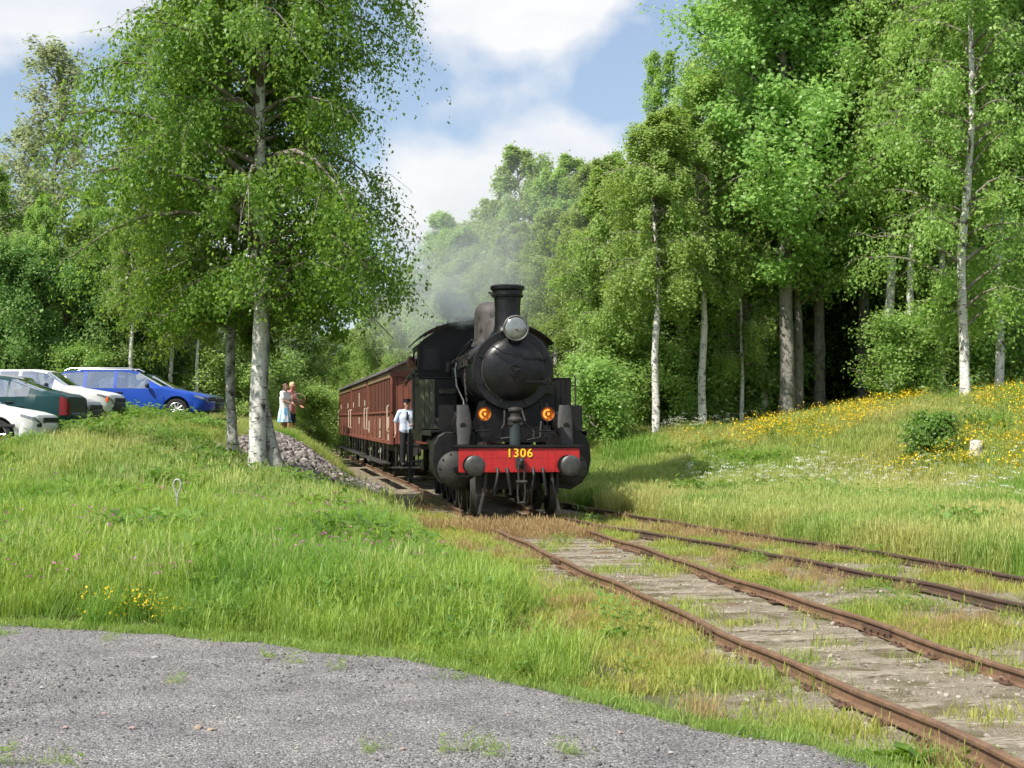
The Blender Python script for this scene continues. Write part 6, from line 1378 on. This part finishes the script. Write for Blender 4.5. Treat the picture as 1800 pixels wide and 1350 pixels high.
# the couple on the bank
wp_ = on_ground(500, 50.0)
J = dict(STAND); J.update(elbR=(.25, -.12, 1.16), wriR=(.10, -.28, 1.06), elbL=(-.25, -.10, 1.16), wriL=(-.08, -.28, 1.08), head=(.0, -.05, 1.63), face=(.3, -.9, -.3))
o, hd, hip, che, up, fw = person('woman in white top and blue and white skirt standing on the bank', wp_, R(70), J, M_skin, .97)
shirt(o, J, hip, che, M_wtop, .5, -.10); hair(o, hd, up, fw, M_brown, True); shoes(o, J)
m = MB(); m.loft([[Vector((rx * math.cos(t) * (1 + .06 * math.sin(9 * t) * q), ry * math.sin(t) * (1 + .06 * math.sin(9 * t) * q), z)) for t in np.linspace(0, 6.2832, 37)[:-1]] for z, rx, ry, q in ((1.04, .15, .125, 0), (.95, .185, .155, .3), (.75, .22, .19, .8), (.46, .25, .22, 1.3))], False); m.build('skirt', M_skirt, o, smooth=80)
mp_ = on_ground(511, 50.9)
J = dict(STAND); J.update(elbR=(.27, -.05, 1.14), wriR=(.20, -.26, 1.02), head=(0, -.07, 1.65), face=(.5, -.8, -.35))
o, hd, hip, che, up, fw = person('fair-haired man in pink shirt and dark shorts beside the woman', mp_, R(65), J, M_skin2, 1.06)
shirt(o, J, hip, che, M_pink, .6, -.06, .03); trousers(o, J, hip, M_short, False); shoes(o, J); hair(o, hd, up, fw, M_blond)
bq = at(525, 706, 50.5); bo = empty('basket', (bq.x, bq.y, bq.z - .12), 0.3, 'tan straw basket carried beside the man in the pink shirt', 'basket')
m = MB(); m.lathe([(.14, 0), (.20, .05), (.23, .16), (.24, .2), (.225, .2), (.19, .06), (.1, .03)], (0, 0, 0), (0, 0, 1), 22); m.build('bowl', M_straw, bo)
m = MB(); m.tube([(.22 * math.cos(t), 0, .19 + .2 * math.sin(t)) for t in np.linspace(0, math.pi, 12)], .012, 6); m.build('handle', M_straw, bo)

# ------------------------------------------------------------------ small things
p = ground_at(311, 955); m = MB(); hgt = (955 - 893) / FPX * p.y * 1.02 + .36
t0_ = Vector((p.x, p.y, p.z - .1)); rr_ = .05
m.tube([t0_, t0_ + Vector((0, 0, hgt * .8)), t0_ + Vector((-.012, 0, hgt * .9)), t0_ + Vector((-rr_, 0, hgt + .02))] + [t0_ + Vector((rr_ * math.cos(a), 0, hgt + .045 + rr_ * 1.35 * math.sin(a))) for a in np.linspace(math.pi, 0, 9)] + [t0_ + Vector((rr_, 0, hgt + .02)), t0_ + Vector((.012, 0, hgt * .9)), t0_ + Vector((.004, 0, hgt * .84))], .0125, 8)
tag(m.build('anchor_rod', pm('galvanised_steel', (.50, .49, .46), .5, .3, col2=(.36, .34, .31), vs=20)), 'pale metal rod with a looped eye standing in the meadow', 'rod')
M_stk = pm('dry_stalk', (.45, .34, .2), .9)
for px, py, ht, lean, lab in ((246, 1062, .36, .01, 'short dry upright stalk in the meadow above the yellow flowers'), (646, 1090, .55, -.06, 'tall leaning dry stalk in the meadow centre'), (778, 1095, .34, .02, 'short dry stalk near the right of the meadow'), (555, 1055, .3, .04, 'thin dry stalk left of the tall leaning one')):
    p = ground_at(px, py); m = MB(); m.tube([p - Vector((0, 0, .05)), p + Vector((lean * .5, 0, ht * .55)), p + Vector((lean * 1.3, 0, ht))], [.008, .007, .003], 6); tag(m.build('dry_stalk', M_stk), lab, 'stalk')
p = ground_at(423, 742); m = MB(); m.box(p + Vector((0, 0, .16)), (.55, .12, .10), (0, R(-38), R(10))); tag(m.build('iron_scrap', M_iron, None, .02), 'rusty iron bar poking out of the grass beside the blue car', 'scrap iron')
p = ground_at(1716, 818) + Vector((0, 0, .28)); st_ = empty('tree_stump', p, 0, 'pale cut birch stump on the flowery bank', 'stump')
m = MB(); m.lathe([(.22, -.5), (.17, 0), (.155, .14), (.15, .30)], (0, 0, 0), (.08, 0, 1), 18); m.build('trunk', M_birch, st_, smooth=60); m = MB(); m.lathe([(.15, .0), (.146, .008), (.0, .012)], (.024, 0, .30), (.08, 0, 1), 18); m.build('cut_face', pm('cut_wood', (.62, .56, .48), .8, col2=(.5, .44, .36), vs=9), st_)
for px, py, w, ri, lab in ((1257, 800, .22, 2, 'pinkish boulder in the grass at the foot of the bank'), (575, 790, .34, 0, 'pale boulder on the rubble slope nearest the carriages'), (545, 778, .26, 4, 'pale boulder on the rubble slope left of the largest one'), (305, 800, .24, 3, 'grey boulder half hidden in the bank grass below the blue car')):
    p = ground_at(px, py); o = link('boulder', rocks[ri]); o.location = p + Vector((0, 0, .06)); o.scale = (w, w * .8, w * 1.1); tag(o, lab, 'boulder')

# ------------------------------------------------------------------ smoke and steam
def puff_mat(name, col, dens, scale, lo, hi, power=1.4):
    m = bpy.data.materials.new(name); t = nodes(m); N = t.nodes; L = t.links; out = N.new('ShaderNodeOutputMaterial'); v = N.new('ShaderNodeVolumePrincipled'); v.inputs['Color'].default_value = (*col, 1); v.inputs['Anisotropy'].default_value = 0.2
    tc = N.new('ShaderNodeTexCoord'); ln = N.new('ShaderNodeVectorMath'); ln.operation = 'LENGTH'; L.new(tc.outputs['Object'], ln.inputs[0])
    f = N.new('ShaderNodeMapRange'); f.interpolation_type = 'SMOOTHSTEP'; f.inputs['From Min'].default_value = 1.0; f.inputs['From Max'].default_value = 0.1; L.new(ln.outputs['Value'], f.inputs[0])
    n = N.new('ShaderNodeTexNoise'); n.inputs['Scale'].default_value = scale; n.inputs['Detail'].default_value = 4; n.inputs['Distortion'].default_value = .6; L.new(tc.outputs['Object'], n.inputs['Vector'])
    r = N.new('ShaderNodeMapRange'); r.interpolation_type = 'SMOOTHSTEP'; r.inputs['From Min'].default_value = lo; r.inputs['From Max'].default_value = hi; L.new(n.outputs[0], r.inputs[0])
    a = N.new('ShaderNodeMath'); a.operation = 'MULTIPLY'; L.new(f.outputs[0], a.inputs[0]); L.new(r.outputs[0], a.inputs[1]); b = N.new('ShaderNodeMath'); b.operation = 'MULTIPLY'; b.inputs[1].default_value = dens; L.new(a.outputs[0], b.inputs[0])
    L.new(b.outputs[0], v.inputs['Density']); L.new(v.outputs[0], out.inputs['Volume']); return m
def puff(name, c, r, mat, label, rot=(0, 0, 0)):
    bm = bmesh.new(); bmesh.ops.create_icosphere(bm, subdivisions=3, radius=1); me = bpy.data.meshes.new(name); bm.to_mesh(me); bm.free(); me.materials.append(mat); o = link(name, me); o.location = c; o.scale = r; o.rotation_euler = rot; return tag(o, label, 'smoke' if 'smoke' in name else 'steam', kind='stuff')
S_dark = puff_mat('engine_smoke', (.86, .88, .90), .30, 2.4, .40, .60); S_thin = puff_mat('thin_smoke', (.93, .96, .98), .10, 2.4, .30, .65); S_far = puff_mat('smoke_haze', (.93, .97, 1.0), .028, 1.6, .20, .60); S_wht = puff_mat('white_steam', (1.0, 1.0, 1.0), 8, 2.8, .38, .52)
puff('engine_smoke', at(893, 455, 30.6), (.75, 1.1, 1.15), S_dark, 'grey smoke rising from the chimney of the locomotive', (0, R(-12), 0))
puff('drifting_smoke', at(765, 515, 43), (3.4, 9.0, 2.6), S_thin, 'thin bluish smoke drifting back over the cab and carriages', (0, R(14), R(8)))
puff('hanging_smoke', at(845, 430, 60), (7.0, 14.0, 5.0), S_far, 'pale smoke haze hanging in front of the wood behind the train')
puff('steam_puff', at(802, 543, 34.2), (.66, .6, .48), S_wht, 'white steam puff above the locomotive cab', (0, R(25), 0))
